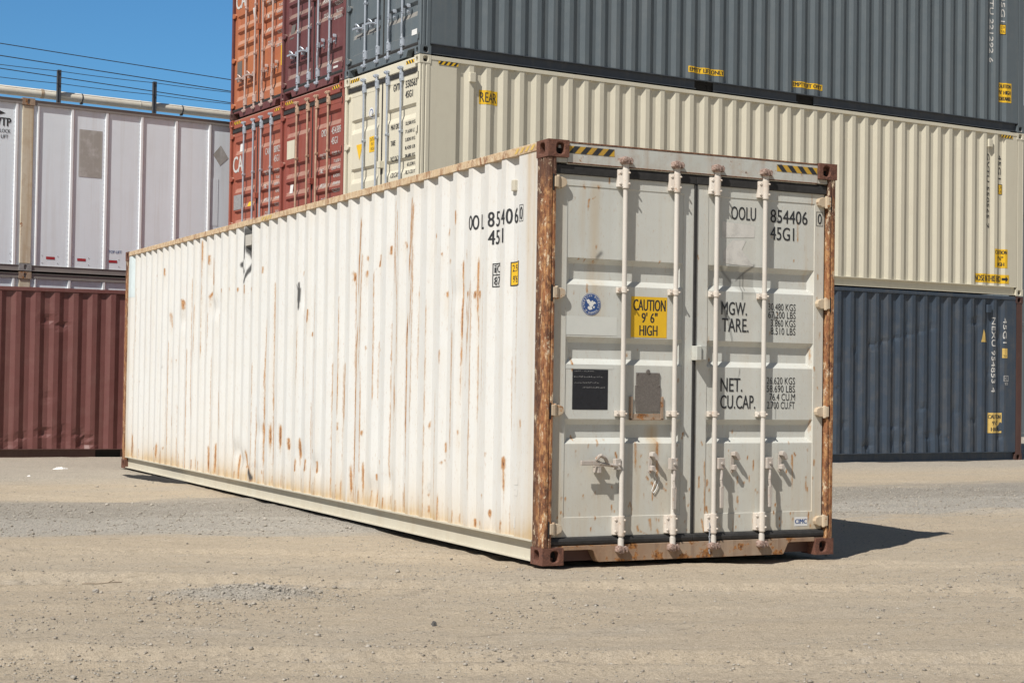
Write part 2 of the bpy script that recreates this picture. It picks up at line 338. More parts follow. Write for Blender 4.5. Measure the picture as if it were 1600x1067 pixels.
SIDE_RUST = [(3.492, 2.619, 3.54, 2.035, 0.0173, 0.8), (3.523, 2.314, 3.655, 1.535, 0.0202, 0.8), (3.655, 1.535, 3.661, 0.382, 0.0174, 0.7), (3.465, 2.311, 3.51, 1.421, 0.0115, 0.6), (2.801, 2.731, 2.807, 2.272, 0.0156, 0.4), (2.81, 2.325, 2.679, 1.036, 0.0182, 0.65), (2.682, 2.633, 2.655, 1.416, 0.0104, 0.5), (2.375, 2.711, 2.404, 2.141, 0.0199, 0.6), (2.408, 2.245, 2.52, 1.625, 0.0225, 0.95), (2.52, 1.625, 2.513, 0.852, 0.02, 0.8), (2.347, 2.656, 2.386, 1.725, 0.0124, 0.6), (2.515, 0.894, 2.51, 0.477, 0.0125, 0.4), (1.435, 2.138, 1.443, 1.604, 0.0112, 0.8), (1.387, 2.223, 1.272, 1.672, 0.0128, 0.55), (1.239, 1.982, 1.296, 1.409, 0.0106, 0.5), (1.163, 2.132, 1.165, 1.789, 0.0099, 0.8), (1.523, 2.533, 1.52, 2.435, 0.0132, 0.8), (3.931, 1.366, 3.941, 0.908, 0.018, 0.7), (1.558, 1.606, 1.561, 0.776, 0.0097, 0.55), (1.443, 1.604, 1.447, 1.216, 0.0095, 0.6), (1.292, 1.6, 1.377, 1.217, 0.0094, 0.4), (8.021, 2.556, 8.003, 2.304, 0.0209, 0.9), (8.003, 2.304, 8.202, 2.147, 0.0332, 0.9), (8.51, 2.784, 8.504, 2.585, 0.0239, 0.8), (8.232, 2.605, 8.23, 2.518, 0.0291, 0.7), (4.867, 1.888, 4.877, 1.779, 0.0136, 0.9), (7.877, 1.957, 7.695, 0.718, 0.0167, 0.55), (8.997, 1.751, 8.842, 0.816, 0.0165, 0.45), (9.859, 1.455, 9.685, 0.657, 0.0179, 0.4), (6.188, 1.827, 6.214, 1.175, 0.0156, 0.5), (6.206, 1.175, 6.203, 0.361, 0.0203, 0.55), (5.926, 2.187, 5.923, 1.177, 0.0167, 0.5), (5.923, 1.177, 5.896, 0.377, 0.0196, 0.55), (6.22, 0.757, 6.208, 0.588, 0.0235, 0.95), (5.953, 0.765, 5.948, 0.599, 0.0228, 0.9), (5.664, 0.755, 5.66, 0.61, 0.0191, 0.9), (7.898, 0.484, 7.901, 0.2, 0.0186, 0.75), (8.178, 0.451, 8.172, 0.221, 0.0191, 0.75), (7.058, 0.404, 7.052, 0.18, 0.0171, 0.7), (11.638, 0.453, 11.654, 0.242, 0.0395, 0.95), (10.45, 0.377, 10.457, 0.257, 0.0237, 0.7), (5.392, 0.652, 5.383, 0.559, 0.0215, 0.9), (5.096, 0.645, 5.093, 0.511, 0.0179, 0.95), (5.148, 0.459, 5.149, 0.355, 0.014, 0.8), (4.866, 0.474, 4.871, 0.371, 0.0176, 0.85), (4.576, 0.464, 4.575, 0.37, 0.0144, 0.85), (6.601, 0.32, 6.534, 0.191, 0.0411, 0.9), (6.462, 0.776, 6.475, 0.643, 0.016, 0.6), (6.791, 0.457, 6.77, 0.331, 0.0166, 0.7), (3.707, 0.464, 3.696, 0.285, 0.0176, 1), (3.422, 0.507, 3.418, 0.314, 0.0147, 0.9), (3.673, 0.297, 3.649, 0.131, 0.0116, 0.7), (3.127, 0.43, 3.126, 0.398, 0.0162, 0.8), (4.241, 0.365, 4.245, 0.231, 0.0124, 0.7), (3.967, 0.335, 3.971, 0.192, 0.012, 0.7), (0.655, 0.694, 0.654, 0.63, 0.0193, 1), (0.649, 0.639, 0.646, 0.494, 0.0131, 0.7), (1.71, 0.76, 1.708, 0.696, 0.0156, 0.95), (1.792, 1.466, 1.788, 1.372, 0.0092, 0.7), (0.384, 0.979, 0.379, 0.922, 0.0074, 0.7), (2.004, 0.909, 2.015, 0.873, 0.014, 0.7), (1.467, 0.867, 1.462, 0.838, 0.0113, 0.6), (4.019, 0.849, 4.018, 0.791, 0.0122, 0.6), (3.441, 0.794, 3.447, 0.761, 0.017, 0.6), (1.706, 0.632, 1.751, 0.61, 0.0179, 0.5), (0.895, 0.301, 0.893, 0.264, 0.0159, 0.9), (0.673, 0.242, 0.678, 0.196, 0.0139, 0.9), (1.161, 0.214, 1.157, 0.167, 0.0165, 0.8), (2.009, 0.254, 2.008, 0.204, 0.0117, 0.7), (2.519, 0.372, 2.512, 0.216, 0.01, 0.7), (2.543, 0.318, 2.539, 0.214, 0.01, 0.6), (3.115, 0.279, 3.111, 0.198, 0.0108, 0.6), (2.816, 0.273, 2.813, 0.22, 0.0104, 0.6), (1.719, 1.917, 1.719, 1.892, 0.0157, 0.9), (1.188, 1.899, 1.188, 1.871, 0.0146, 0.9), (1.145, 1.907, 1.143, 1.865, 0.0165, 0.95), (1.281, 1.902, 1.28, 1.873, 0.0128, 0.8), (2.561, 2.362, 2.55, 2.329, 0.0176, 0.8), (2.857, 2.355, 2.857, 2.296, 0.0158, 0.8), (3.411, 2.175, 3.41, 2.142, 0.0197, 0.8), (3.696, 2.179, 3.695, 2.111, 0.0234, 0.7), (3.407, 2.303, 3.407, 2.281, 0.0169, 0.7), (3.107, 2.301, 3.124, 2.204, 0.0119, 0.8), (9.328, 2.138, 9.316, 2.046, 0.0375, 0.8), (9.364, 2.154, 9.288, 2.107, 0.0216, 0.7), (9.883, 2.002, 9.849, 1.861, 0.0338, 0.5), (7.109, 2.193, 7.108, 2.165, 0.0217, 0.7), (6.864, 2.209, 6.86, 2.141, 0.0254, 0.8), (6.609, 2.171, 6.607, 2.144, 0.0165, 0.6), (7.698, 2.204, 7.696, 2.176, 0.0184, 0.6), (7.41, 2.206, 7.407, 2.185, 0.0179, 0.6), (8.504, 2.585, 8.511, 2.108, 0.0199, 0.35), (10.186, 2.567, 10.185, 2.487, 0.0233, 0.6), (6.265, 2.365, 6.264, 2.313, 0.0238, 0.4), (1.959, 2.381, 1.958, 2.361, 0.0116, 0.7), (1.704, 2.402, 1.714, 2.373, 0.009, 0.6), (1.775, 2.231, 1.775, 2.217, 0.0091, 0.6)]
SIDE_DAMAGE_SHADE = [(6.869, 2.778, 6.882, 2.623, 0.0217), (6.882, 2.623, 6.897, 2.509, 0.0244), (6.897, 2.509, 7.052, 2.438, 0.0299), (7.052, 2.438, 6.888, 2.359, 0.0273), (6.739, 2.42, 6.794, 2.355, 0.0264), (6.794, 2.355, 6.88, 2.25, 0.02), (6.847, 2.776, 6.739, 2.77, 0.0541), (6.836, 2.603, 6.75, 2.599, 0.0203), (6.808, 2.585, 6.747, 2.542, 0.0402), (6.782, 2.57, 6.744, 2.501, 0.0266), (5.137, 2.149, 5.132, 2.075, 0.0112), (5.132, 2.094, 5.137, 1.983, 0.0201), (5.137, 1.983, 5.139, 1.909, 0.0112), (5.172, 2.132, 5.135, 2.075, 0.009), (6.598, 0.261, 6.543, 0.204, 0.0328)]  # torn dent and gash: damaged metal together with its shade, painted black
DOOR_RUST = [(0.275, 2.09, 0.402, 2.083, 0.008, 0.9), (0.3, 2.105, 0.325, 2.093, 0.0081, 0.5), (0.343, 1.917, 0.344, 1.872, 0.0061, 0.5), (0.302, 2.596, 0.312, 2.587, 0.0081, 0.7), (0.414, 2.603, 0.424, 2.59, 0.0081, 0.8), (0.349, 2.51, 0.395, 2.517, 0.004, 0.8), (0.349, 2.506, 0.345, 2.461, 0.004, 0.7), (0.509, 2.712, 0.505, 2.636, 0.0041, 0.6), (0.236, 1.407, 0.237, 1.328, 0.005, 0.8), (0.245, 0.871, 0.255, 0.854, 0.01, 0.6), (0.447, 0.844, 0.442, 0.814, 0.0081, 0.7), (0.587, 0.755, 0.597, 0.728, 0.0082, 0.9), (0.559, 0.525, 0.565, 0.516, 0.0062, 0.6), (0.304, 0.353, 0.309, 0.336, 0.004, 0.6), (0.924, 0.834, 0.922, 0.618, 0.0169, 0.75), (0.881, 0.547, 0.902, 0.529, 0.0126, 0.9), (0.897, 0.529, 0.893, 0.43, 0.0084, 0.5), (0.746, 0.826, 0.753, 0.701, 0.0146, 0.5), (0.843, 0.588, 0.854, 0.574, 0.0063, 0.8), (0.982, 0.505, 1.003, 0.491, 0.0064, 0.8), (0.706, 0.411, 0.727, 0.366, 0.0041, 0.7), (0.562, 0.392, 0.562, 0.374, 0.0041, 0.7), (0.765, 0.245, 0.776, 0.218, 0.0104, 0.6), (0.869, 0.287, 0.881, 0.224, 0.0126, 0.5), (0.933, 0.213, 0.939, 0.191, 0.0127, 0.6), (0.986, 0.239, 0.997, 0.203, 0.0085, 0.6), (0.792, 0.208, 0.844, 0.189, 0.0104, 0.5), (2.09, 0.727, 2.091, 0.661, 0.0092, 0.9), (2.107, 0.746, 2.118, 0.732, 0.0069, 0.8), (2.091, 0.661, 2.092, 0.539, 0.0058, 0.5), (1.612, 0.435, 1.613, 0.402, 0.0089, 0.8), (1.61, 0.578, 1.611, 0.546, 0.0067, 0.6), (1.346, 0.558, 1.347, 0.526, 0.0109, 0.7), (1.748, 0.692, 1.749, 0.632, 0.0067, 0.8), (1.278, 0.582, 1.276, 0.514, 0.0065, 0.7), (1.323, 0.696, 1.328, 0.33, 0.0044, 0.6), (1.344, 0.367, 1.344, 0.348, 0.0109, 0.7), (1.302, 0.276, 1.325, 0.194, 0.013, 0.55), (1.711, 0.581, 1.711, 0.549, 0.0045, 0.6), (2.246, 0.31, 2.235, 0.239, 0.0093, 0.7), (2.219, 0.57, 2.221, 0.476, 0.0058, 0.7), (2.288, 0.697, 2.288, 0.659, 0.007, 0.8), (2.232, 0.49, 2.232, 0.471, 0.007, 0.8), (2.279, 1.376, 2.285, 1.362, 0.007, 0.7), (2.247, 1.518, 2.254, 1.447, 0.007, 0.6), (2.254, 0.996, 2.255, 0.915, 0.007, 0.6), (1.293, 0.828, 1.304, 0.815, 0.0087, 0.6), (2.31, 1.234, 2.316, 1.22, 0.0047, 0.7), (2.112, 2.461, 2.118, 2.443, 0.0058, 0.8), (2.118, 2.438, 2.12, 2.32, 0.0046, 0.5), (2.243, 2.693, 2.245, 2.588, 0.0047, 0.4), (1.347, 1.589, 1.35, 1.429, 0.0044, 0.3), (1.432, 0.328, 2.107, 0.313, 0.0044, 0.4), (1.444, 0.245, 1.466, 0.226, 0.0066, 0.4), (1.57, 0.279, 1.572, 0.187, 0.0067, 0.35), (1.233, 0.879, 1.234, 0.833, 0.0043, 0.5), (1.241, 2.159, 1.247, 2.141, 0.0043, 0.5), (2.305, 2.067, 2.305, 2.038, 0.0047, 0.6), (2.328, 1.639, 2.328, 1.61, 0.0047, 0.6), (0.896, 1.6, 0.902, 1.591, 0.0042, 0.4)]

# ------------------------------------------------------------------ ground
SD_A = 0.08151599
def ground_h(x, y):
    c, s = math.cos(YAW), math.sin(YAW)
    u = x*c - y*s; v = x*s + y*c                      # u runs along the scuffs, v across them
    h = .055*fbm(x*.35, y*.35, 3, 3) + .045*fbm(u*.5, v*1.6, 4, 9) + .016*fbm(x*6, y*6, 4, 21)
    h += .030*fbm(u*1.0, v*4.5, 4, 33) + .012*fbm(u*3, v*13, 3, 35)
    for v0, am in ((-5.3, .032), (-3.55, .030), (-.9, .026), (.75, .024)):   # old tyre ruts
        q = v-v0-.35*fbm(u*.25, u*0, 2, 50)-.02*u; rut = np.exp(-(q/.13)**2); h += am*(-rut+.6*np.exp(-((np.abs(q)-.22)/.07)**2))*(.4+vnoise(u*.7, u*0, 51)) + .006*rut*np.sin(u*42+q*18)
    r = np.hypot((x+2.25)/.36, (y+.55)/.26)           # little gravel heap
    h += .045*np.exp(-r**2)*(1+1.0*fbm(x*9, y*9, 3, 5))
    # tyre berms
    h += .022*np.exp(-((v-5.9+.25*fbm(u*.3, v*0, 2, 8))/.16)**2) - .018*np.exp(-((v-5.55+.25*fbm(u*.3, v*0, 2, 8))/.18)**2)
    d = np.hypot(x, y)
    flat = np.ones_like(x)
    inside = smoothstep(-.45, .05, x)*smoothstep(2.9, 2.4, x)*smoothstep(-.45, .05, y)*smoothstep(12.7, 12.2, y)
    h = h*(1-.5*inside) - .016
    h -= .022*np.exp(-((y-1.9)/1.3)**2)*inside        # hollow under the near end
    h -= .030*np.exp(-(((x-2.2)/1.1)**2+((y-.1)/.8)**2))*.6
    far = smoothstep(30, 80, np.hypot(x-CAM[0], y-CAM[1])); h = h*(1-far) - .03*far
    sth = smoothstep(10.5, 11.2, y); h = h*(1-.6*sth) - .01*sth
    return h
def make_ground():
    A0 = math.pi/2 - YAW                              # heading as an angle from +X
    half = math.radians(27)
    ang = np.concatenate([np.linspace(A0-half, A0+half, 1000), np.linspace(A0+half, A0-half+2*math.pi, 130)[1:-1]])
    rad = np.concatenate([[.3, 1, 2, 3, 4], np.geomspace(4.6, 34, 640), np.geomspace(34, 5000, 60)[1:]])
    Aa, R = np.meshgrid(ang, rad); x = CAM[0]+R*np.cos(Aa); y = CAM[1]+R*np.sin(Aa)
    z = ground_h(x, y); na, nr = len(ang), len(rad)
    v = np.stack([x, y, z], -1).reshape(-1, 3)
    i = np.arange(nr-1)[:, None]*na; j = np.arange(na)[None, :]; k = (j+1) % na
    q = np.stack([i+j, i+k, i+na+k, i+na+j], -1).reshape(-1, 4)[:, ::-1]
    v = np.vstack([v, [[CAM[0], CAM[1], ground_h(np.array([CAM[0]]), np.array([CAM[1]]))[0]]]])
    tri = np.stack([np.full(na, len(v)-1), np.arange(na), (np.arange(na)+1) % na], -1)
    me = bpy.data.meshes.new('ground'); nq, ntr = len(q), len(tri)
    me.vertices.add(len(v)); me.vertices.foreach_set('co', v.astype(np.float32).ravel())
    loops = np.concatenate([q.ravel(), tri.ravel()]); me.loops.add(len(loops)); me.loops.foreach_set('vertex_index', loops.astype(np.int32))
    st = np.concatenate([np.arange(nq)*4, nq*4+np.arange(ntr)*3]); me.polygons.add(nq+ntr); me.polygons.foreach_set('loop_start', st.astype(np.int32))
    me.update(calc_edges=True); me.validate()
    me.polygons.foreach_set('use_smooth', [True]*len(me.polygons))
    n = NT('dusty_gravel_ground'); P = n.coord((1, 1, 1), 'Object')
    tc = n.n('ShaderNodeTexCoord'); rot = n.n('ShaderNodeMapping'); rot.inputs['Rotation'].default_value = (0, 0, YAW); rot.inputs['Scale'].default_value = (.35, 1.6, 1)
    n.put(rot.inputs['Vector'], tc.outputs['Object']); U = rot.outputs[0]
    P = tc.outputs['Object']; sep = n.n('ShaderNodeSeparateXYZ'); n.put(sep.inputs[0], P)
    tan = n.mix(n.ramp(n.noise(P, .5, 6, .6), .3, .7), (.50, .415, .305), (.555, .475, .36))
    tan = n.mix(n.ramp(n.noise(U, 1.2, 6, .6), .35, .7, 0, .6), tan, (.49, .43, .345))
    grey = n.mix(n.ramp(n.noise(P, 1.1, 6, .6), .3, .7), (.44, .43, .41), (.55, .545, .525))
    tan = n.mix(1.0, tan, (1.07, 1.03, .985), 'MULTIPLY'); grey = n.mix(1.0, grey, (.94, .93, .91), 'MULTIPLY')
    yy = n.math('ADD', sep.outputs[1], n.ramp(n.noise(U, .8, 6, .7), .2, .8, -.9, .9))
    band = n.math('MULTIPLY', n.ramp(yy, 2.7, 3.3), n.ramp(yy, 6.9, 5.9))
    strip = n.math('MULTIPLY', n.math('MULTIPLY', n.ramp(yy, 4.5, 5.0), n.ramp(yy, 7.2, 6.2)), n.ramp(n.noise(U, 3, 6, .7), .3, .6, .55, 1))
    hx = n.math('POWER', n.math('MULTIPLY', n.math('ADD', sep.outputs[0], 2.25), 2.3), 2.0); hy = n.math('POWER', n.math('MULTIPLY', n.math('ADD', sep.outputs[1], .55), 3.2), 2.0)
    pile = n.ramp(n.math('ADD', n.math('ADD', hx, hy), n.ramp(n.noise(P, 5, 5, .7), .2, .8, -.7, .7)), 1.4, .3, 0, .8)
    far = n.ramp(sep.outputs[1], 9.0, 10.5, 0, .55)
    patch = n.ramp(n.noise(U, .7, 7, .7), .52, .72, 0, .28)
    g = n.math('MAXIMUM', n.math('MAXIMUM', band, pile), n.math('MAXIMUM', far, patch))
    col = n.mix(g, tan, grey)
    col = n.mix(n.math('MULTIPLY', strip, .85), col, (.235, .222, .205))
    # grit: pale and dark grains of several sizes
    v1 = n.vor(P, 95, 'Color'); v2 = n.vor(P, 38, 'Color'); v3 = n.vor(P, 210, 'Color')
    d2 = n.vor(P, 38)
    def val(c):
        s = n.n('ShaderNodeSeparateColor'); n.put(s.inputs[0], c); return s.outputs[0]
    amt = n.ramp(g, 0, 1, .22, .5)
    col = n.mix(amt, col, n.mix(n.ramp(val(v1), 0, 1), (.15, .13, .105), (.68, .61, .51)))
    col = n.mix(.16, col, n.mix(n.ramp(val(v3), 0, 1), (.17, .14, .11), (.70, .62, .50)))
    st = n.math('MULTIPLY', n.ramp(val(v2), .90, .93), n.ramp(d2, .42, .30))
    col = n.mix(n.math('MULTIPLY', st, .6), col, (.20, .18, .16))
    scuff = n.math('MAXIMUM', n.ramp(n.noise(U, 9, 7, .72), .57, .68, 0, .5), n.ramp(n.noise(U, 22, 6, .75), .60, .68, 0, .55))
    col = n.mix(scuff, col, (.25, .21, .165)); col = n.mix(n.ramp(n.noise(U, 4, 7, .75), .56, .70, 0, .45), col, (.54, .49, .42))
    hh = n.math('ADD', n.math('MULTIPLY', n.noise(P, 26, 8, .72), 1.1), n.math('ADD', n.math('MULTIPLY', val(v1), n.ramp(g, 0, 1, .18, .5)), n.math('MULTIPLY', n.noise(P, 130, 4, .7), .5)))
    n.bump(hh, .85, .022); me.materials.append(n.done(col, .95))
    n.b.inputs['Specular IOR Level'].default_value = .15
    o = bpy.data.objects.new('ground', me); COL.objects.link(o); o['kind'] = 'structure'
make_ground()

def make_gravel():
    base = np.array([(1, 0, 0), (-1, 0, 0), (0, 1, 0), (0, -1, 0), (0, 0, 1), (0, 0, -1), (.6, .6, .5), (-.6, -.6, .5)], float)
    tri = np.array([(0, 2, 6), (2, 4, 6), (4, 0, 6), (1, 3, 7), (3, 4, 7), (4, 1, 7), (2, 1, 4), (3, 0, 4), (2, 0, 5), (1, 2, 5), (3, 1, 5), (0, 3, 5)])
    N = 48000
    a = math.pi/2-YAW + rng.uniform(-math.radians(23), math.radians(23), N); r = 6.0*np.exp(rng.uniform(0, 1, N)**1.25*1.25)
    x = CAM[0]+r*np.cos(a); y = CAM[1]+r*np.sin(a)
    keep = np.ones(N, bool)
    clump = fbm(x*1.1, y*1.1, 4, 77)+.25*fbm(x*5, y*5, 2, 78); keep &= rng.uniform(-.16, .34, N) < clump
    Np = 1300; xp = -2.25+rng.normal(0, .30, Np); yp = -.55+rng.normal(0, .21, Np)
    Nb = 5000; xb = rng.uniform(-4.5, 9.5, Nb); yb = rng.uniform(3.0, 6.5, Nb)
    size = np.concatenate([rng.lognormal(math.log(.0052), .42, N)[keep], rng.lognormal(math.log(.0055), .5, Np), rng.lognormal(math.log(.009), .35, Nb)])
    x = np.concatenate([x[keep], xp, xb]); y = np.concatenate([y[keep], yp, yb])
    ok = ~((x > -.06) & (x < 2.5) & (y > -.04) & (y < 12.3)); x, y, size = x[ok], y[ok], np.clip(size[ok], .003, .024)
    n = len(x); z = ground_h(x, y)
    th = rng.uniform(0, 6.28, n); V = base[None]*rng.uniform(.6, 1.25, (n, 8, 3))*size[:, None, None]; V[..., 2] *= .7
    cx = V[..., 0]*np.cos(th)[:, None]-V[..., 1]*np.sin(th)[:, None]; cy = V[..., 0]*np.sin(th)[:, None]+V[..., 1]*np.cos(th)[:, None]
    V = np.stack([cx+x[:, None], cy+y[:, None], V[..., 2]+(z+size*.25)[:, None]], -1).reshape(-1, 3)
    F = (tri[None]+8*np.arange(n)[:, None, None]).reshape(-1, 3)
    me = bpy.data.meshes.new('gravel'); me.vertices.add(len(V)); me.vertices.foreach_set('co', V.astype(np.float32).ravel())
    me.loops.add(F.size); me.loops.foreach_set('vertex_index', F.astype(np.int32).ravel()); me.polygons.add(len(F)); me.polygons.foreach_set('loop_start', (np.arange(len(F))*3).astype(np.int32))
    me.update(calc_edges=True); me.validate()
    m = NT('pebbles'); geo = m.n('ShaderNodeNewGeometry')
    c = m.mix(m.ramp(geo.outputs['Random Per Island'], 0, 1), (.27, .24, .20), (.46, .42, .36)); me.materials.append(m.done(c, .9))
    o = bpy.data.objects.new('gravel', me); COL.objects.link(o); o['kind'] = 'stuff'; o['label'] = 'loose pebbles scattered over the dusty ground'
make_gravel()

# ------------------------------------------------------------------ container builder
PITCH_C, FLAT, SLOPE, DEPTH = .2803, .072, .069, .036
W, H40, L40 = 2.438, 2.896, 12.192
class Corr:
    """profile of a corrugated wall: recess depth as a function of the distance along it"""
    def __init__(s, s0, a, b, ext_a, ext_b):
        s.a, s.b, s.ea, s.eb = a, b, ext_a, ext_b; s.first = s0-FLAT
        k0 = math.ceil((a-s.first)/PITCH_C); s.lo = s.first+k0*PITCH_C
        k1 = math.floor((b-s.first)/PITCH_C); s.hi = s.first+k1*PITCH_C
        br = [ext_a, ext_b]
        for k in range(k0, k1+1):
            t = s.first+k*PITCH_C; br += [t, t+FLAT, t+FLAT+SLOPE, t+PITCH_C-SLOPE]
        s.breaks = sorted(x for x in set(br) if ext_a <= x <= ext_b and not (x > s.hi+FLAT+1e-6 and x < ext_b))
    def depth(s, q):
        q = np.asarray(q, float); t = np.mod(q-s.first, PITCH_C)
        d = np.where(t < FLAT, 0, np.where(t < FLAT+SLOPE, (t-FLAT)/SLOPE, np.where(t < PITCH_C-SLOPE, 1, (PITCH_C-t)/SLOPE)))*DEPTH
        return np.where((q < s.lo) | (q > s.hi+FLAT), 0, d)
def oval_plate(mb, P, w, h, hw, hh, cw, ch, deep, n=16):
    """a w x h plate in P(u,v,d) with an oval hole hw x hh, walls and a dark end"""
    angs = sorted({2*math.pi*i/n for i in range(n)} | {math.atan2(sy*h/2 + (h/2-ch), sx*w/2+(w/2-cw)) % (2*math.pi) for sx in (-1, 1) for sy in (-1, 1)})
    inn, out = [], []
    for t in angs:
        c, s = math.cos(t), math.sin(t); e = 3.2
        k = (abs(c/(hw/2))**e+abs(s/(hh/2))**e)**(-1/e); inn.append((cw+c*k, ch+s*k))
        ts = []
        if c > 1e-9: ts.append((w-cw)/c)
        if c < -1e-9: ts.append(-cw/c)
        if s > 1e-9: ts.append((h-ch)/s)
        if s < -1e-9: ts.append(-ch/s)
        k = min(ts); out.append((cw+c*k, ch+s*k))
    m = len(angs)
    vs = [P(u, v, 0) for u, v in out]+[P(u, v, 0) for u, v in inn]+[P(u, v, deep) for u, v in inn]
    fs = [(i, (i+1) % m, m+(i+1) % m, m+i) for i in range(m)]+[(m+i, m+(i+1) % m, 2*m+(i+1) % m, 2*m+i) for i in range(m)]
    mb.add(vs, fs); c0 = mb.cur; mb.cur = 1; mb.add([P(u, v, deep) for u, v in inn], [tuple(range(m))]); mb.cur = c0
def make_casting(parent, x, y, z, sx, sy, sz, mat, L, holes=True):
    mb = MB(); cx, cy, cz = .162, .178, .118
    T = lambda a, b, c: (x+sx*a, y+sy*b, z+sz*c)
    if holes:
        oval_plate(mb, lambda u, v, d: T(u, d, v), cx, cz, .063, .078, .094, .059, .055)
        oval_plate(mb, lambda u, v, d: T(d, u, v), cy, cz, .078, .082, .095, .059, .055)
        oval_plate(mb, lambda u, v, d: T(u, v, d), cx, cy, .063, .10, .08, .089, .05)
        mb.add([T(cx, 0, 0), T(cx, cy, 0), T(cx, cy, cz), T(cx, 0, cz)], [(0, 1, 2, 3)])
        mb.add([T(0, cy, 0), T(cx, cy, 0), T(cx, cy, cz), T(0, cy, cz)], [(0, 1, 2, 3)])
        mb.add([T(0, 0, cz), T(cx, 0, cz), T(cx, cy, cz), T(0, cy, cz)], [(0, 1, 2, 3)])
        me = mb.build('corner_casting', None, parent, mats=[mat, M['dark']])
        bm = bmesh.new(); bm.from_mesh(me.data); bmesh.ops.remove_doubles(bm, verts=bm.verts, dist=1e-5); bmesh.ops.recalc_face_normals(bm, faces=bm.faces); bm.to_mesh(me.data); bm.free()
        b = me.modifiers.new('bevel', 'BEVEL'); b.width = .006; b.segments = 2; b.limit_method = 'ANGLE'; b.angle_limit = math.radians(50)
        return me
    mb.box(min(x, x+sx*cx), max(x, x+sx*cx), min(y, y+sy*cy), max(y, y+sy*cy), min(z, z+sz*cz), max(z, z+sz*cz))
    return mb.build('corner_casting', mat, parent, bevel=.006)
TROUGHS = ((2.10, 2.062, 1.955, 1.915), (1.557, 1.518, 1.408, 1.368), (.992, .952, .862, .822))
def tset(*pairs): return tuple((t, t-.035, b+.078, b) for t, b in pairs)
T_FIVE = tset((2.50, 2.27), (1.83, 1.60), (1.545, 1.315), (1.275, 1.045), (.55, .32+.004)); T_THREE = tset((2.245, 2.03), (1.505, 1.28), (.775, .56))
DOORT = {}; DOORF = {}
def trough_depth(x, z, xa, xb, tr=TROUGHS):
    d = np.zeros_like(x)
    for t, a, b, c in tr:
        e = np.interp(z, [c, b, a, t], [0, 1, 1, 0])
        d = np.maximum(d, e)
    ends = np.minimum(np.clip((x-xa)/.042, 0, 1), np.clip((xb-x)/.042, 0, 1))
    return np.minimum(d, ends)*.036
def make_door(C, side, x0, x1, hs, fine, paintfn=None, tr=TROUGHS):
    """one door leaf; the locking gear, hinges and marks are its sub-parts"""
    z0, z1 = .186, (2.668 if hs > 2.8 else 2.668-.305)
    kz = (z1-z0)/(2.668-.186)
    xa, xb = x0+.095 if side == 'L' else x0+.095, x1-.085
    nx, nz = (130, 260) if fine else (26, 90)
    br_x = [x0, xa, xa+.003, xa+.042, xb-.042, xb-.003, xb, x1]; xs = np.unique(np.concatenate([np.linspace(x0, x1, nx), br_x]))
    zt = [z for t in tr for z in t] + [.318, .321, 2.592, 2.595]; zs = np.unique(np.concatenate([np.linspace(.186, 2.668, nz), zt]))
    X, Z = np.meshgrid(xs, zs); inner = (X > xa+.001) & (X < xb-.001) & (Z > .3195) & (Z < 2.5935)
    Y = .045 + inner*.004 + trough_depth(X, Z, xa, xb, tr)
    if fine: Y += .0035*fbm(X*3.1, Z*3.1, 3, 4)*inner
    Zr = z0+(Z-.186)*kz
    V = np.stack([X, Y, Zr], -1).reshape(-1, 3); n1, n2 = len(zs), len(xs)
    i = np.arange(n1-1)[:, None]*n2; j = np.arange(n2-1)[None, :]
    q = np.stack([i+j, i+j+1, i+n2+j+1, i+n2+j], -1).reshape(-1, 4)
    mb = MB(); mb.v = [tuple(v) for v in V]; mb.f = [tuple(f) for f in q.tolist()]; mb.mi = [0]*len(mb.f)
    at = None
    k = len(mb.v)
    mb.add([(x0, .045, z0), (x1, .045, z0), (x1, .045, z1), (x0, .045, z1), (x0, .10, z0), (x1, .10, z0), (x1, .10, z1), (x0, .10, z1)], [(0, 1, 5, 4), (1, 2, 6, 5), (2, 3, 7, 6), (3, 0, 4, 7), (4, 5, 6, 7)])
    if paintfn:
        a = paintfn(np.array(mb.v)[:, 0], np.array(mb.v)[:, 2]); at = a
    o = mb.build('door', C['door'], C['root'], fix=True, attrs=at); DOORT[o.name] = tr; DOORF[o.name] = fine; return o

def make_hinge(door, z, left, mat, W=W):
    mb = MB(); s = 1 if left else -1; o = 0 if left else W
    X = lambda x: o+s*x
    mb.prism([(X(.054), z-.036), (X(.084), z-.040), (X(.084), z+.040), (X(.054), z+.036)], 'y', -.004, .05)
    mb.prism([(X(.086), z-.034), (X(.120), z-.038), (X(.150), z-.024), (X(.158), z), (X(.150), z+.024), (X(.120), z+.036), (X(.086), z+.034)], 'y', .012, .050)
    mb.cyl((X(.085), .012, z-.046), (X(.085), .012, z+.046), .013, 10)
    mb.cur = 1; a, b = sorted((X(.043), X(.0535))); mb.box(a, b, .0015, .02, z-.060, z+.052)
    return mb.build('hinge', None, door, bevel=.004, mats=[mat, M['dark']])
def make_rod(door, x, ztop, zbot, mat, r=.0170, lean=0):
    mb = MB(); mb.cyl((x, .010, zbot+.03), (x, .010, ztop-.03), r, 14); mb.cyl((x, .010, zbot-.005), (x, .010, zbot+.05), r*1.25, 14); mb.cyl((x, .010, ztop-.05), (x, .010, ztop+.005), r*1.25, 14)
    return mb.build('locking_rod', mat, door, smooth=False)
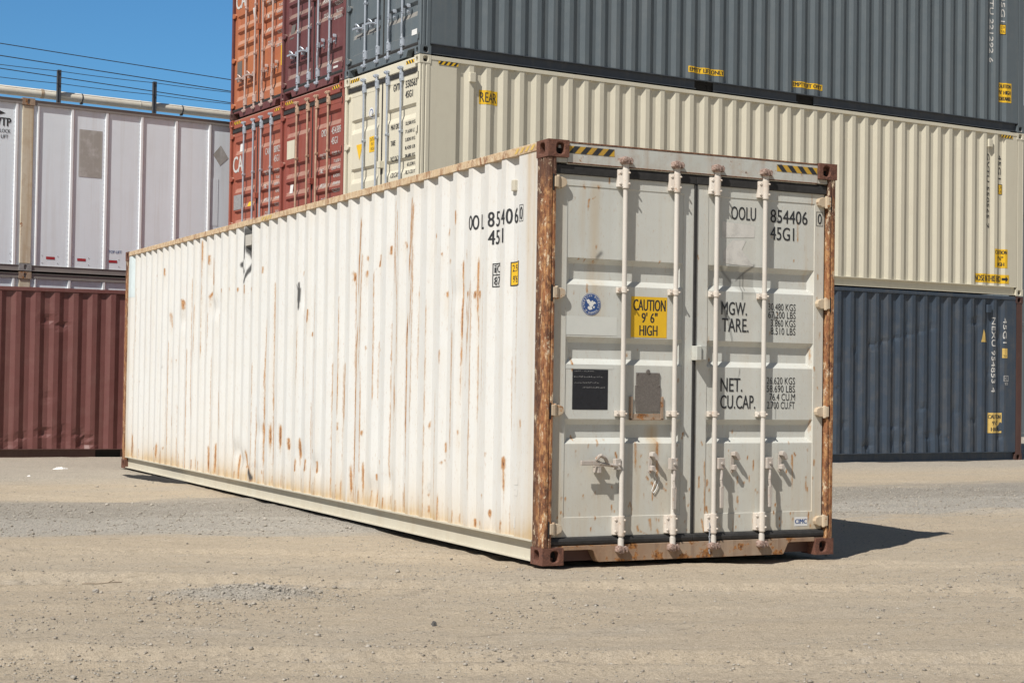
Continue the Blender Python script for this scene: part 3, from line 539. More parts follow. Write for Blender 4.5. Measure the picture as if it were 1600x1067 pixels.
def make_cam(door, x, z, mat, up):
    mb = MB(); s = 1 if up else -1
    mb.cyl((x, .010, z-s*.02), (x, .010, z+s*.022), .024, 12)
    mb.prism([(x-.045, z-.012), (x-.02, z-.026), (x+.012, z-.022), (x+.012, z+.022), (x-.02, z+.03), (x-.045, z+.02)], 'y', -.024, .030)
    mb.prism([(x+.016, z-.006), (x+.045, z-.022), (x+.052, z+.01), (x+.034, z+.026), (x+.016, z+.02)], 'y', -.012, .030)
    mb.cyl((x-.03, -.036, z+.004), (x-.03, .0, z+.004), .016, 10)
    return mb.build('cam_lock', mat, door, bevel=.004)
def make_bracket(door, x, z0, z1, mat, big=True):
    mb = MB()
    if big:
        mb.prism([(x-.058, .0445), (x-.058, .024), (x-.050, .014), (x-.026, .004), (x+.026, .002), (x+.034, .02), (x+.034, .0445)], 'z', z0, z1); mb.cyl((x, .008, z0-.010), (x, .008, z1+.006), .0250, 16)
        for dz in (.022, z1-z0-.022):
            mb.cyl((x-.042, .002, z0+dz), (x-.042, .022, z0+dz), .009, 8); mb.cyl((x+.014, -.026, z0+dz), (x+.014, 0, z0+dz), .007, 8)
    else:
        mb.box(x-.050, x+.018, .010, .0445, z0, z1); mb.cyl((x, .010, z0), (x, .010, z1), .0235, 14)
        mb.cyl((x-.040, .0, (z0+z1)/2), (x-.040, .012, (z0+z1)/2), .009, 8); mb.cyl((x+.016, -.022, (z0+z1)/2), (x+.016, 0, (z0+z1)/2), .007, 8)
    return mb.build('rod_bracket', mat, door, bevel=.003)
def make_handle(door, x, mode, mat, zh=.68):
    """mode 'left': bar laid level to the left; 'down': bar hanging; d: side of the hub"""
    mb = MB()
    if mode == 'left':
        mb.box(x-.062, x-.0185, -.012, .030, zh-.036, zh+.040)
        mb.cyl((x-.03, -.022, zh), (x-.03, 0, zh), .010, 8)
        pts = [(x-.05, -.004, zh-.01), (x-.10, -.014, zh-.004), (x-.15, -.020, zh+.002), (x-.20, -.026, zh+.010)]
        mb.tube(pts, .013, 8); mb.box(x-.345, x-.20, -.036, -.016, zh-.002, zh+.030)
    else:
        d = 1 if mode == 'downright' else 0
        hx = x+.046 if d else x-.012
        mb.box(hx-.027, hx+.027, -.022, .022, zh-.040, zh+.040); mb.cyl((hx, -.034, zh), (hx, -.02, zh), .010, 8)
        pts = [(hx, -.006, zh-.035), (hx+.006, -.014, zh-.07), (hx-.004, -.020, zh-.12), (hx+.003, -.022, zh-.17)]
        mb.tube(pts, .011, 8); mb.prism([(hx-.014, zh-.165), (hx+.018, zh-.165), (hx+.013, zh-.318), (hx-.011, zh-.318)], 'y', -.030, -.013)
    return mb.build('door_handle', mat, door, bevel=.003)
def make_catch(door, x, mat, mode, zh=.685):
    mb = MB()
    if mode == 'level':
        mb.box(x-.03, x+.045, .012, .0445, zh-.020, zh+.005); mb.box(x-.025, x+.0, -.030, .044, zh-.06, zh-.018)
        mb.tube([(x-.045, -.03, zh+.03), (x-.02, -.045, zh+.062), (x+.02, -.04, zh+.045), (x+.05, -.02, zh+.01)], .013, 8)
    else:
        mb.prism([(x-.020, zh-.060), (x-.010, zh-.078), (x+.008, zh-.070), (x+.012, zh+.060), (x+.002, zh+.078), (x-.014, zh+.072)], 'y', .036, .0445)
        mb.prism([(x-.016, zh+.050), (x-.012, zh+.074), (x+.004, zh+.080), (x+.024, zh+.060), (x+.036, zh+.026), (x+.028, zh+.016), (x+.014, zh+.026), (x+.004, zh+.042)], 'y', -.010, .036)
        mb.prism([(x-.016, zh-.052), (x-.014, zh-.022), (x+.006, zh-.016), (x+.015, zh-.034), (x+.006, zh-.056)], 'y', -.004, .036)
    return mb.build('handle_catch', mat, door, bevel=.002)

def container(label, loc, rz, mats, L=L40, H=H40, s0=.3, doors=True, fine=False, group='shipping containers in the yard', pockets=None, dent=None, side_paint=None, door_paint=None,
              rods=((.61, 'downleft'), (1.02, 'down'), (1.41, 'downright'), (1.815, 'downright')), holes=True, vis='R', troughs=None):
    """local frame: door end in the plane y=0, x to the right when facing the doors, y into the container"""
    root = thing('shipping_container', label, 'container', loc, rz, group)
    P = lambda k: M[mats.get(k, mats['body'])]
    C = {'root': root, 'door': P('door')}
    out = {'root': root}
    for x, sx in ((0, 1), (W, -1)):
        for y, sy in ((0, 1), (L, -1)):
            for z, sz in ((0, 1), (H, -1)):
                make_casting(root, x, y, z, sx, sy, sz, P('casting'), L, holes)
    # corner posts
    for x, sx in ((0, 1), (W, -1)):
        X = lambda a: x+sx*a
        prof = [(.004, .165), (.004, .112), (.013, .104), (.013, .090), (.004, .082), (.004, .050), (.012, .042), (.012, .034), (.005, .026), (.006, .012), (.014, .005), (.036, .004), (.040, .010), (.046, .010), (.050, .004), (.066, .005), (.069, .012), (.069, .085), (.055, .10), (.055, .165)]
        mb = MB(); mb.prism([(X(a), b) for a, b in prof], 'z', .118, H-.118); mb.build('corner_post', P('post'), root, bevel=.002)
        mb = MB(); mb.prism([(X(a), L-b*.9) for a, b in prof if b != .104 and b != .09], 'z', .118, H-.118); mb.build('corner_post', P('post_back'), root, bevel=.002)
    # rails
    for x, sx in ((0, 1), (W, -1)):
        X = lambda a: x+sx*a
        ya, yb = .178, L-.178
        mb = MB(); a, b = sorted((X(.003), X(.065))); mb.box(a, b, ya, yb, H-.062, H-.004); mb.build('top_rail', P('toprail'), root, bevel=.004)
        mb = MB(); a, b = sorted((X(.004), X(.060))); mb.box(a, b, ya, yb, .148, .160)
        a, b = sorted((X(.050), X(.058)))
        segs = [ya]+([q for p in pockets for q in p] if pockets else [])+[yb]
        for i in range(0, len(segs), 2): mb.box(a, b, segs[i], segs[i+1], .012, .1478)
        a, b = sorted((X(.012), X(.0495)))
        for i in range(0, len(segs), 2): mb.box(a, b, segs[i], segs[i+1], .012, .022)
        mb.build('bottom_rail', P('rail'), root)
        if pockets:
            for p in pockets:
                mb = MB(); a, b = sorted((X(.075), X(.55)))
                mb.box(a, b, p[0]-.01, p[1]+.01, .02, .14); o = mb.build('forklift_pocket', M['dark'], root, fix=False)
                o.data.flip_normals()
    # corrugated walls
    corr = Corr(s0, .30, L-.30, .16, L-.16); out['corr'] = corr
    for x, sx, key in ((0, 1, 'L'), (W, -1, 'R')):
        full = fine and key == 'L'
        ss = np.array(corr.breaks)
        if full: ss = np.unique(np.concatenate([ss, np.arange(.16, L-.16, .008)]))
        zs = np.linspace(.1602, H-.0625, 150 if full else (44 if key in vis else 4))
        Sg, Zg = np.meshgrid(ss, zs); d = corr.depth(Sg)
        if dent and key in vis: d = d + dent(Sg, Zg)
        Xg = x+sx*(.010+d)
        V = np.stack([Xg, Sg, Zg], -1).reshape(-1, 3); n1, n2 = len(zs), len(ss)
        i = np.arange(n1-1)[:, None]*n2; j = np.arange(n2-1)[None, :]
        q = np.stack([i+j, i+j+1, i+n2+j+1, i+n2+j], -1).reshape(-1, 4)
        if sx > 0: q = q[:, ::-1]
        mb = MB(); mb.v = [tuple(v) for v in V.tolist()]; mb.f = [tuple(f) for f in q.tolist()]; mb.mi = [0]*len(mb.f)
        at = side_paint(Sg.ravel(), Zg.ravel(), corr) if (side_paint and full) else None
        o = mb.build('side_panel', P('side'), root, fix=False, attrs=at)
        out['side'+key] = o
    # roof, floor, blind end
    mb = MB(); mb.box(.066, W-.066, .05, L-.05, H-.05, H-.03); mb.build('roof_panel', P('body'), root)
    mb = MB(); mb.box(.061, W-.061, .10, L-.05, .10, .15)
    for k in range(int(L/.6)): mb.box(.0615, W-.0615, .3+k*.6, .35+k*.6, .03, .0998)
    mb.box(.0702, W-.0702, .1005, .13, .016, .0995)  # cross-member added as dark backing so the sill notches read black
    mb.build('floor_deck', M['dark'] if not fine else M['brown_dark'], root)
    mb = MB(); mb.box(.056, W-.056, L-.06, L-.03, .1502, H-.0505)
    for k in range(8): mb.box(.16+k*.28, .27+k*.28, L-.0298, L-.004, .16, H-.12)
    mb.build('end_panel', P('body'), root)
    if not doors:
        mb = MB(); mb.box(.056, W-.056, .03, .06, .1502, H-.0505)
        for k in range(8): mb.box(.16+k*.28, .27+k*.28, .004, .0298, .16, H-.12)
        mb.build('end_panel', P('body'), root); return out
    # door frame: header and sill
    mb = MB(); mb.prism([(.030, H-.006), (.022, H-.020), (.022, H-.150), (.034, H-.152), (.034, H-.160), (.14, H-.160), (.14, H-.006)], 'x', .162, W-.162)
    mb.prism([(.026, H-.118), (.026, H-.150), (.14, H-.160), (.14, H-.118)], 'x', .0695, .1618); mb.prism([(.026, H-.118), (.026, H-.150), (.14, H-.160), (.14, H-.118)], 'x', W-.1618, W-.0695)
    mb.build('door_header', P('header'), root, bevel=.003)
    if fine:
        mb = MB(); mb.box(.165, W-.165, .0195, .05, H-.0145, H-.0035); mb.box(.165, W-.165, .0205, .033, H-.1535, H-.1465); mb.build('rusted_edge', M['edge_rust'], root, bevel=.002)
    mb = MB()
    for a, b in ((.0, 1.0),):
        n1 = [(.162, .127), (.162, .098), (.385, .098), (.402, .090), (.436, .022), (.446, .012)]
        poly = n1+[(W-p[0], p[1]) for p in reversed(n1)]
        mb.prism(poly, 'y', .014, .10)
    mb.box(.0695, .1618, .030, .10, .1181, .127); mb.box(W-.1618, W-.0695, .030, .10, .1181, .127)
    mb.build('door_sill', P('sill'), root, bevel=.002)
    for side, x0, x1 in (('L', .082, 1.205), ('R', 1.233, 2.356)):
        dr = make_door(C, side, x0, x1, H, fine, door_paint, troughs or TROUGHS)
        out['door'+side] = dr
        top = 2.668 if H > 2.8 else 2.363
        mb = MB()                                            # rubber seal round the leaf
        g0, g1 = (.071, 1.218) if side == 'L' else (1.2185, W-.071)
        mb.box(g0, g1, .030, .075, top+.001, top+.062); mb.prism([(.075, .128), (.075, .185), (.040, .185), (.026, .176), (.020, .158), (.024, .138), (.034, .128)], 'x', g0, g1)
        if side == 'L': mb.box(g0+.001, x0-.001, .052, .075, .1855, top+.001); mb.box(x1+.001, g1, .034, .075, .1855, top+.001)
        else: mb.box(g0, x0-.001, .036, .075, .1855, top+.001); mb.box(x1+.001, g1-.001, .060, .075, .1855, top+.001)
        mb.build('door_gasket', M['gasket'], dr, bevel=.004)
        for z in (.246, 1.052, 1.852, 2.664-.05*0) if H > 2.8 else (.246, .95, 1.65, 2.30): make_hinge(dr, min(z, top-.06), side == 'L', P('hinge'))
        for x, mode in rods:
            if not (x0 < x < x1): continue
            zt = H-.108
            make_rod(dr, x, zt-.02, .115, P('rod')); make_cam(dr, x, zt, P('cam'), True); make_cam(dr, x, .092, P('cam'), False)
            make_bracket(dr, x, H-.29, H-.17, P('bracket')); make_bracket(dr, x, .194, .318, P('bracket'))
            for z in (1.012, 1.868): make_bracket(dr, x, z, z+.040, P('bracket'), False)
            make_handle(dr, x, mode if mode != 'downleft' else 'left', P('handle'))
            if mode == 'left': make_catch(dr, x-.185, P('catch'), 'level')
            elif mode == 'down': make_catch(dr, x-.17, P('catch'), 'up')
            elif mode == 'downleft': make_catch(dr, x-.185, P('catch'), 'level')
            else: make_catch(dr, x+.178, P('catch'), 'up')
    return out
def on_door(name, door, flat):
    xa = {'L': (.177, 1.120), 'R': (1.328, 2.271)}
    def fn(s, t, l):
        k = 'L' if s < 1.219 else 'R'; a, b = xa[k]
        inner = a+.001 < s < b-.001 and .3195 < t < 2.5935
        y = .045+(.004+float(trough_depth(np.array([s]), np.array([t]), a, b, DOORT[door.name])[0]) if inner else 0)
        if DOORF[door.name] and inner: y += .0035*float(fbm(np.array([s*3.1]), np.array([t*3.1]), 3, 4)[0])
        return Vector((s, y-.0016-.0006*l if DOORF[door.name] else y-.004-.0009*l, t))
    return flat.lay(name, door, fn)
def on_side(name, panel, corr, flat, right, dent=None, lift=.0022):
    """flat's s runs left to right as seen from outside; right side: s = y, left side: s = -y"""
    sg = 1 if right else -1
    def fn(s, t, l):
        y = sg*s; d = float(corr.depth(y)) + (float(dent(np.array([y]), np.array([t]))[0]) if dent else 0)
        x = .010+d-lift-.0006*l
        return Vector((W-x if right else x, y, t))
    return flat.lay(name, panel, fn, [sg*b for b in corr.breaks])
def at_plane(name, parent, flat, y): return flat.lay(name, parent, lambda s, t, l: Vector((s, y-.0009*l, t)))
COLSH = (0.0, 0.082)

# ------------------------------------------------------------------ the white container in front
def streaks(Y, Z, lst, seed, wmin, vk=1.0):
    r = np.zeros_like(Y)
    for i, (y0, z0, y1, z1, w, s) in enumerate(lst):
        w = max(w*.72, wmin); zt, zb = max(z0, z1), min(z0, z1)
        ya, yb = (y0, y1) if z0 >= z1 else (y1, y0)
        m = (Z < zt+.12) & (Z > zb-.30) & (np.abs(Y-(ya+yb)/2) < abs(ya-yb)/2+6*w+.03)
        if not m.any(): continue
        y, z = Y[m], Z[m]; t = np.clip((zt-z)/max(zt-zb, 1e-4), 0, 1); yc = ya+(yb-ya)*t + .5*w*(vnoise(z*3.1+i*7, z*0+i, seed)-.5)
        if zt-zb < .12:
            e = np.where(z > zt, np.exp(-((z-zt)/(.9*w*vk+.003))**2), np.where(z < zb, np.exp(-((z-zb)/(1.1*w*vk+.003))**2)*.80+.26*np.exp((z-zb)/(w*7*vk)), 1))*(.55+.8*vnoise(y*55+i, z*38, seed))
        else:
            e = smoothstep(zt+.05, zt-.03, z)*np.where(z < zb, np.exp((z-zb)/.06), 1)*(.55+.6*vnoise(z*9+i*3, z*0+i*5, seed+1))
        r[m] = np.maximum(r[m], s*1.28*np.exp(-np.abs((y-yc)/w)**1.6)*e)
    return r
def dent_main(y, z):
    c = (z-2.26)/(2.80-2.26); hw = .13*np.clip(c*1.6, 0, 1)
    d = .004*smoothstep(hw+.02, hw-.03, np.abs(y-6.76))*((z > 2.24) & (z < 2.77))*smoothstep(2.77, 2.74, z)
    d = d + .03*np.exp(-((y-5.06)/.03)**2-((z-2.03)/.10)**2)
    for y0, z0, a in ((8.0, 2.0, .02), (7.1, .45, .025), (6.9, .35, .03), (5.0, .5, .018), (4.6, .42, .018), (6.3, .7, .014), (9.3, 1.9, .014), (3.2, .30, .015), (2.8, .38, .012), (1.5, 1.9, .010)):
        d = d + a*np.exp(-((y-y0)/.13)**2-((z-z0)/.10)**2)
    return d + .006*fbm(y*.9, z*1.2, 3, 41)*smoothstep(.16, .3, z)*smoothstep(2.8, 2.7, z)
def paint_side(Y, Z, corr):
    r = streaks(Y, Z, SIDE_RUST, 3, .0075, .38)
    g = np.random.default_rng(5)
    extra = []
    for k in range(45):
        y = g.uniform(.5, 11.8); z = g.choice([g.uniform(.2, .6), g.uniform(.2, 2.6)]); extra.append((y, z, y, z-g.uniform(.005, .03), g.uniform(.010, .018), g.uniform(.35, .75)))
    for b in corr.breaks[2:-2]:
        if g.random() < .26:
            zt = g.uniform(.8, 2.4); extra.append((b, zt, b+g.uniform(-.01, .01), zt-g.uniform(.4, 1.6), .011, g.uniform(.30, .55)))
        if g.random() < .32:
            zt = g.uniform(.22, .36); extra.append((b, zt, b, .17, .011, g.uniform(.3, .6)))
    r = np.maximum(r, streaks(Y, Z, extra, 8, .008, .5))
    st = .85*np.exp(-(Z-.16)/.10)*(.35+1.3*vnoise(Y*2.2, Z*0, 6)) + .30*np.exp(-(Z-.16)/.25)*vnoise(Y*1.1, Z*0, 7)
    st += .55*np.exp(-((Y-.30)/.035)**2)*smoothstep(1.2, 2.7, Z) + .35*np.exp(-np.abs(Y-.22)/.05) + .5*np.exp(-np.abs(L40-.17-Y)/.10)
    st += .25*np.exp(-(2.83-Z)/.12)*vnoise(Y*3, Z*2, 9)+.3*np.clip(r, 0, .5)
    wide = streaks(Y, Z, [(a, b, c, d-.1, w*2.4, s*.16) for a, b, c, d, w, s in SIDE_RUST], 4, .03)
    st = np.maximum(st, wide)
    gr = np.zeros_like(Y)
    for ya, za, yb, zb, wd in SIDE_DAMAGE_SHADE:
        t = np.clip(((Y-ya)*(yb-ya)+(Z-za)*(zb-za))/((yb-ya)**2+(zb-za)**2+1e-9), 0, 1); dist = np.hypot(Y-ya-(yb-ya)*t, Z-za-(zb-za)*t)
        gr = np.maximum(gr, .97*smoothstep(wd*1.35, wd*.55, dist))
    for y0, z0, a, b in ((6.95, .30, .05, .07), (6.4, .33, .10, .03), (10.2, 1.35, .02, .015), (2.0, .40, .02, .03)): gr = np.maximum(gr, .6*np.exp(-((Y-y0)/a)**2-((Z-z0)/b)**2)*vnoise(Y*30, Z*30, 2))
    return {'rust': np.clip(r, 0, 1), 'stain': np.clip(st, 0, .9), 'grime_shade': np.clip(gr, 0, 1)}
def paint_door(X, Z):
    r = streaks(X, Z, DOOR_RUST, 12, .006)
    g = np.random.default_rng(9); extra = []
    for k in range(110):
        x = g.uniform(.1, 2.33); z = g.choice([g.uniform(.19, .42), g.uniform(.2, .9), g.uniform(.2, 2.6)]); extra.append((x, z, x, z-g.uniform(.003, .012), g.uniform(.005, .009), g.uniform(.4, .9)))
    r = np.maximum(r, streaks(X, Z, extra, 13, .005))
    st = .5*np.exp(-(Z-.172)/.05)*vnoise(X*6, Z*0, 3)+.30*smoothstep(.95, .3, Z)*vnoise(X*4, Z*.7, 31)+.16*vnoise(X*9, Z*.5, 32)+.30*np.exp(-np.abs(X-.13)/.05)+.22*np.exp(-np.abs(X-2.3)/.05)
    for x0, z0, z1, w, s in ((.40, 2.65, 1.55, .05, .45), (.45, 2.1, 1.5, .05, .35), (.30, 2.65, 2.1, .03, .35), (.90, .97, .60, .06, .55), (.77, .80, .3, .04, .45), (1.0, .7, .2, .12, .35), (.46, .75, .2, .16, .40), (.3, .9, .2, .12, .25), (2.2, 2.5, 1.9, .02, .3), (2.25, .5, .17, .1, .4), (1.3, .6, .17, .08, .35), (1.6, .42, .17, .2, .2), (.83, .95, .2, .2, .18)):
        st = np.maximum(st, s*np.exp(-((X-x0-.02*(vnoise(Z*3, Z*0, 5)-.5))/w)**2)*smoothstep(z0+.02, z0-.06, Z)*smoothstep(z1-.1, z1+.2, Z)*(.5+.8*vnoise(X*14, Z*2, 8)))
    st = np.maximum(st, .55*np.clip(r*1.3, 0, 1))
    gr = np.zeros_like(X)
    gr = np.maximum(gr, .28*((X > 1.45) & (X < 1.75) & (Z < 2.12) & (Z > 1.90))*smoothstep(.50, .62, vnoise(X*9+3, Z*9, 17)))
    for xa, za, xb, zb, w in ((1.45, 2.09, 1.56, 1.98, .012), (1.73, 2.11, 1.60, 2.0, .010), (1.63, 2.05, 1.635, 1.86, .006), (1.66, 2.05, 1.66, 1.93, .005), (1.51, 1.72, 1.55, 1.56, .006), (1.45, 1.84, 1.50, 1.72, .010), (1.62, 1.36, 1.61, 1.30, .004), (1.94, 1.1, 1.94, 1.0, .003), (.42, 2.11, .45, 2.14, .014)):
        t = np.clip(((X-xa)*(xb-xa)+(Z-za)*(zb-za))/((xb-xa)**2+(zb-za)**2), 0, 1); dist = np.hypot(X-xa-(xb-xa)*t, Z-za-(zb-za)*t)
        gr = np.maximum(gr, .7*np.exp(-(dist/w)**2))
    return {'rust': np.clip(r, 0, 1), 'stain': np.clip(st, 0, .9), 'grime_shade': np.clip(gr, 0, 1)}

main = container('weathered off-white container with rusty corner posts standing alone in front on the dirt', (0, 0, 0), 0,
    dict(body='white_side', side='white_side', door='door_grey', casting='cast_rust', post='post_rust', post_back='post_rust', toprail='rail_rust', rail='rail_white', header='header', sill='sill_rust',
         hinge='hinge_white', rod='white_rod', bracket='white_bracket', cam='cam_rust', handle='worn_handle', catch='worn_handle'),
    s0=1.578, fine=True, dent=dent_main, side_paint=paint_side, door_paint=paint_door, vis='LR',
    rods=((.617, 'left'), (1.039, 'down'), (1.380, 'downright'), (1.799, 'downright')))
dL, dR, sL, mc = main['doorL'], main['doorR'], main['sideL'], main['corr']
K = 'black_ink'
on_door('container_number', dR, Flat().text('OOLU', 1.526, 1.742, 2.437, 2.534, K, bold=.0012).new().text('854406', 1.872, 2.205, 2.434, 2.532, K, bold=.0012).new().text('45G1', 1.872, 2.085, 2.308, 2.405, K, bold=.0012)
        .new().frame(2.283, 2.345, 2.432, 2.538, .0035, K).text('0', 2.297, 2.332, 2.446, 2.524, K, bold=.0012))
on_door('weight_lettering', dR, Flat().text('MGW.', 1.452, 1.672, 1.746, 1.841, K, bold=.0012).new().text('TARE.', 1.458, 1.688, 1.624, 1.722, K, bold=.0012)
        .new().text('30.480 KGS', 1.862, 2.106, 1.792, 1.843, K).new().text('67.200 LBS', 1.862, 2.106, 1.734, 1.785, K).new().text('3.860 KGS', 1.885, 2.106, 1.674, 1.725, K).new().text('8.510 LBS', 1.885, 2.106, 1.615, 1.666, K))
on_door('capacity_lettering', dR, Flat().text('NET.', 1.452, 1.640, 1.193, 1.291, K, bold=.0012).new().text('CU.CAP.', 1.452, 1.755, 1.070, 1.168, K, bold=.0012)
        .new().text('26.620 KGS', 1.855, 2.108, 1.252, 1.303, K).new().text('58.690 LBS', 1.855, 2.108, 1.193, 1.244, K).new().text('76.4 CU.M', 1.880, 2.110, 1.133, 1.184, K).new().text('2.700 CU.FT', 1.860, 2.108, 1.072, 1.124, K))
on_door('caution_sticker', dL, Flat().rect(.697, .991, 1.565, 1.851, 'yellow').text('CAUTION', .716, .978, 1.752, 1.832, K, bold=.0022).text("9' 6\"", .784, .912, 1.668, 1.740, K, bold=.0022).text('HIGH', .768, .914, 1.578, 1.651, K, bold=.0022))
on_door('maker_sticker', dR, Flat().rect(2.113, 2.232, .211, .278, 'white_sticker').text('CIMC', 2.120, 2.224, .228, .262, 'blue_ink', bold=.0018))
on_door('black_panel_sticker', dL, Flat().rect(.237, .518, 1.057, 1.333, 'black_sticker'))
fl = Flat()
for z, xa, xb in ((1.318, .25, .40), (1.278, .25, .48), (1.238, .25, .44), (1.205, .32, .49)):
    x = xa
    while x < xb:
        w_ = random.uniform(.004, .014); h_ = random.uniform(.003, .012); fl.rect(x, x+.0022, z, z+h_, 'hole_grey', 1).rect(x, x+w_*.8, z+h_*random.random()*.8, z+h_*random.random()*.8+.0025, 'hole_grey', 1); x += w_+.004
on_door('chalk_scribble', dL, fl)
fl = Flat().disc(.376, 1.783, .077, 'blue_ink').disc(.376, 1.783, .0735, 'white_sticker', 1).disc(.376, 1.783, .071, 'blue_ink', 2)
def ring_text(fl, txt, cx, cy, r, a0, a1, h, wd, top):
    for i, ch in enumerate(txt):
        if ch == ' ': continue
        a = a0+(a1-a0)*i/(len(txt)-1); v, f = glyph(ch); o = len(fl.v)
        d = (math.cos(a), math.sin(a)); tx = (d[1], -d[0]) if top else (-d[1], d[0]); up = d if top else (-d[0], -d[1])
        ww = wd*(.4 if ch == 'I' else 1)
        for p in v:
            q, k = (p[0]-.5)*ww, (p[1]-.5)*h
            fl.v.append((cx+d[0]*r+tx[0]*q+up[0]*k, cy+d[1]*r+tx[1]*q+up[1]*k, 3))
        fl.f += [tuple(x+o for x in q) for q in f]; fl.mi += [fl.mid('white_sticker')]*len(f)
ring_text(fl, 'AMERICAN BUREAU', .376, 1.783, .0595, math.radians(200), math.radians(-20), .014, .0105, True)
ring_text(fl, 'OF SHIPPING', .376, 1.783, .0595, math.radians(222), math.radians(318), .014, .0095, False)
ex, ey = .376, 1.783
for pts in ([(-.040, .030), (-.020, .036), (-.004, .018), (-.010, -.004), (-.030, .008)], [(.008, .016), (.026, .020), (.040, .006), (.024, .004), (.014, -.006)], [(-.012, .016), (.010, .020), (.016, -.012), (-.004, -.018), (-.018, -.006)],
            [(-.026, -.014), (.004, -.014), (.010, -.034), (-.012, -.040), (-.028, -.030)], [(.010, -.016), (.030, -.012), (.022, -.030)], [(-.002, .022), (.012, .028), (.016, .018)]):
    fl.poly([(ex+a, ey+b) for a, b in reversed(pts)], 'white_sticker', 3)
on_door('round_seal', dL, fl)
on_door('scraped_sticker', dR, Flat().poly([(1.45, 2.30), (1.73, 2.315), (1.735, 2.40), (1.45, 2.42)], 'scuff').new().poly([(1.46, 2.115), (1.725, 2.105), (1.62, 2.22), (1.66, 2.29), (1.54, 2.29), (1.46, 2.20)], 'scuff'))
on_door('repainted_patch', dL, Flat().rect(.18, .585, 1.57, 1.70, 'faint').new().rect(.18, .56, 1.338, 1.362, 'faint'))
mb = MB(); mb.prism([(.742, 1.04), (.935, 1.04), (.945, 1.13), (.942, 1.225), (.935, 1.232), (.935, 1.318), (.742, 1.318), (.742, 1.232), (.735, 1.225), (.735, 1.13)], 'y', .040, .0475)
mb.cyl((.838, .036, 1.325), (.838, .046, 1.325), .016, 12)
for x, z in ((.75, 1.228), (.928, 1.228), (.75, 1.31), (.928, 1.31)): mb.cyl((x, .036, z), (x, .041, z), .006, 8)
mb.build('data_plate', M['plate_metal'], dL, bevel=.002)
mb = MB(); mb.box(.689, .969, .043, .0478, .988, 1.03); mb.box(.689, .715, .036, .0478, .9881, 1.150); mb.box(.946, .966, .036, .0478, .9881, 1.150); mb.box(.69, .968, .036, .0428, .985, .998)
mb.build('plate_holder', M['sill_rust'], dL, bevel=.002)
mb = MB(); mb.box(1.196, 1.238, -.030, .044, 1.412, 1.515); mb.box(1.2385, 1.288, -.016, .044, 1.416, 1.520); mb.build('lock_box', M['header'], dR, bevel=.004)
mb = MB(); z = .26
for i in range(9):
    mb.cyl((1.345+.006*(i % 2), .012, z), (1.349-.004*(i % 2), .004, z-.030), .005, 6); z -= .024
mb.build('chain', M['galv'], dR)
mb = MB(); mb.tube([(.885, .03, .66), (.91, .03, .63), (.895, .036, .60), (.915, .038, .57), (.90, .04, .54), (.88, .04, .49), (.895, .04, .475), (.915, .04, .50), (.935, .036, .555)], .0028, 5); mb.build('seal_wire', M['white_sticker'], dL)
at_plane('hazard_stripes', main['root'], Flat().hazard(.168, .53, 2.812, 2.862, 4, base='hazard_yellow'), .0205)
at_plane('hazard_stripes', main['root'], Flat().hazard(1.905, 2.27, 2.810, 2.860, 4, rev=True, base='hazard_yellow'), .0205)
# marks on the long side (s = -y)
def side_number():
    f = Flat()
    for ch, y in zip('OOLU854406', (1.245, 1.190, 1.110, 1.055, .920, .850, .775, .700, .632, .556)):
        f.new().text(ch, -y-(.016 if ch == 'L' else .026), -y+(.016 if ch == 'L' else .026), 2.366, 2.476, K, bold=.0025)
    f.new().text('0', -.432, -.394, 2.378, 2.470, K, bold=.0012).frame(-.443, -.382, 2.366, 2.484, .0035, K)
    for ch, y, w in zip('45G1', (.914, .850, .775, .700), (.027, .027, .027, .008)): f.new().text(ch, -y-w, -y+w, 2.236, 2.340, K, bold=.0025)
    return f
on_side('container_number', sL, mc, side_number(), False, dent_main)
on_side('approval_mark', sL, mc, Flat().frame(-.903, -.735, 1.925, 2.098, .007, K).rect(-.903, -.735, 2.010, 2.017, K, 1).rect(-.862, -.857, 2.017, 2.09, K, 1).text('i', -.888, -.870, 2.03, 2.085, K, bold=.0012).text('C', -.850, -.800, 2.03, 2.085, K, bold=.0012).text('87', -.888, -.800, 1.940, 2.0, K, bold=.0012), False, dent_main)
on_side('height_sticker', sL, mc, Flat().rect(-.616, -.440, 1.920, 2.092, 'yellow').frame(-.616, -.440, 1.920, 2.092, .008, K).text('2.9m', -.600, -.470, 2.022, 2.072, K, bold=.0012).text("9'6\"", -.595, -.500, 1.945, 1.995, K, bold=.0012), False, dent_main)
on_side('sticker_residue', sL, mc, Flat().rect(-.47, -.40, .52, .575, 'scuff').new().rect(-.47, -.41, .445, .49, 'scuff').new().rect(-.46, -.44, .22, .30, 'scuff'), False, dent_main)
on_side('pale_patch', sL, mc, Flat().rect(-12.0, -11.68, 2.28, 2.82, 'pale_blue'), False, dent_main)
mb = MB(); mb.box(.018, .050, .55, .598, 2.595, 2.675); mb.build('ventilator', M['rail_white'], main['root'], bevel=.006)
mb = MB(); mb.box(.003, .012, 6.63, 6.835, 2.622, 2.735); mb.build('repair_plate', M['worn_plate'], main['root'], bevel=.002)
def rail_marks(y0, y1):
    return Flat().hazard(-y1, -y0, 2.846, 2.880, 4, base=None, bar='yellow_dull').lay('hazard_stripes', main['root'], lambda s, t, l: Vector((.0015-.0006*l, -s, t)))
rail_marks(.20, .52); rail_marks(5.95, 6.30)

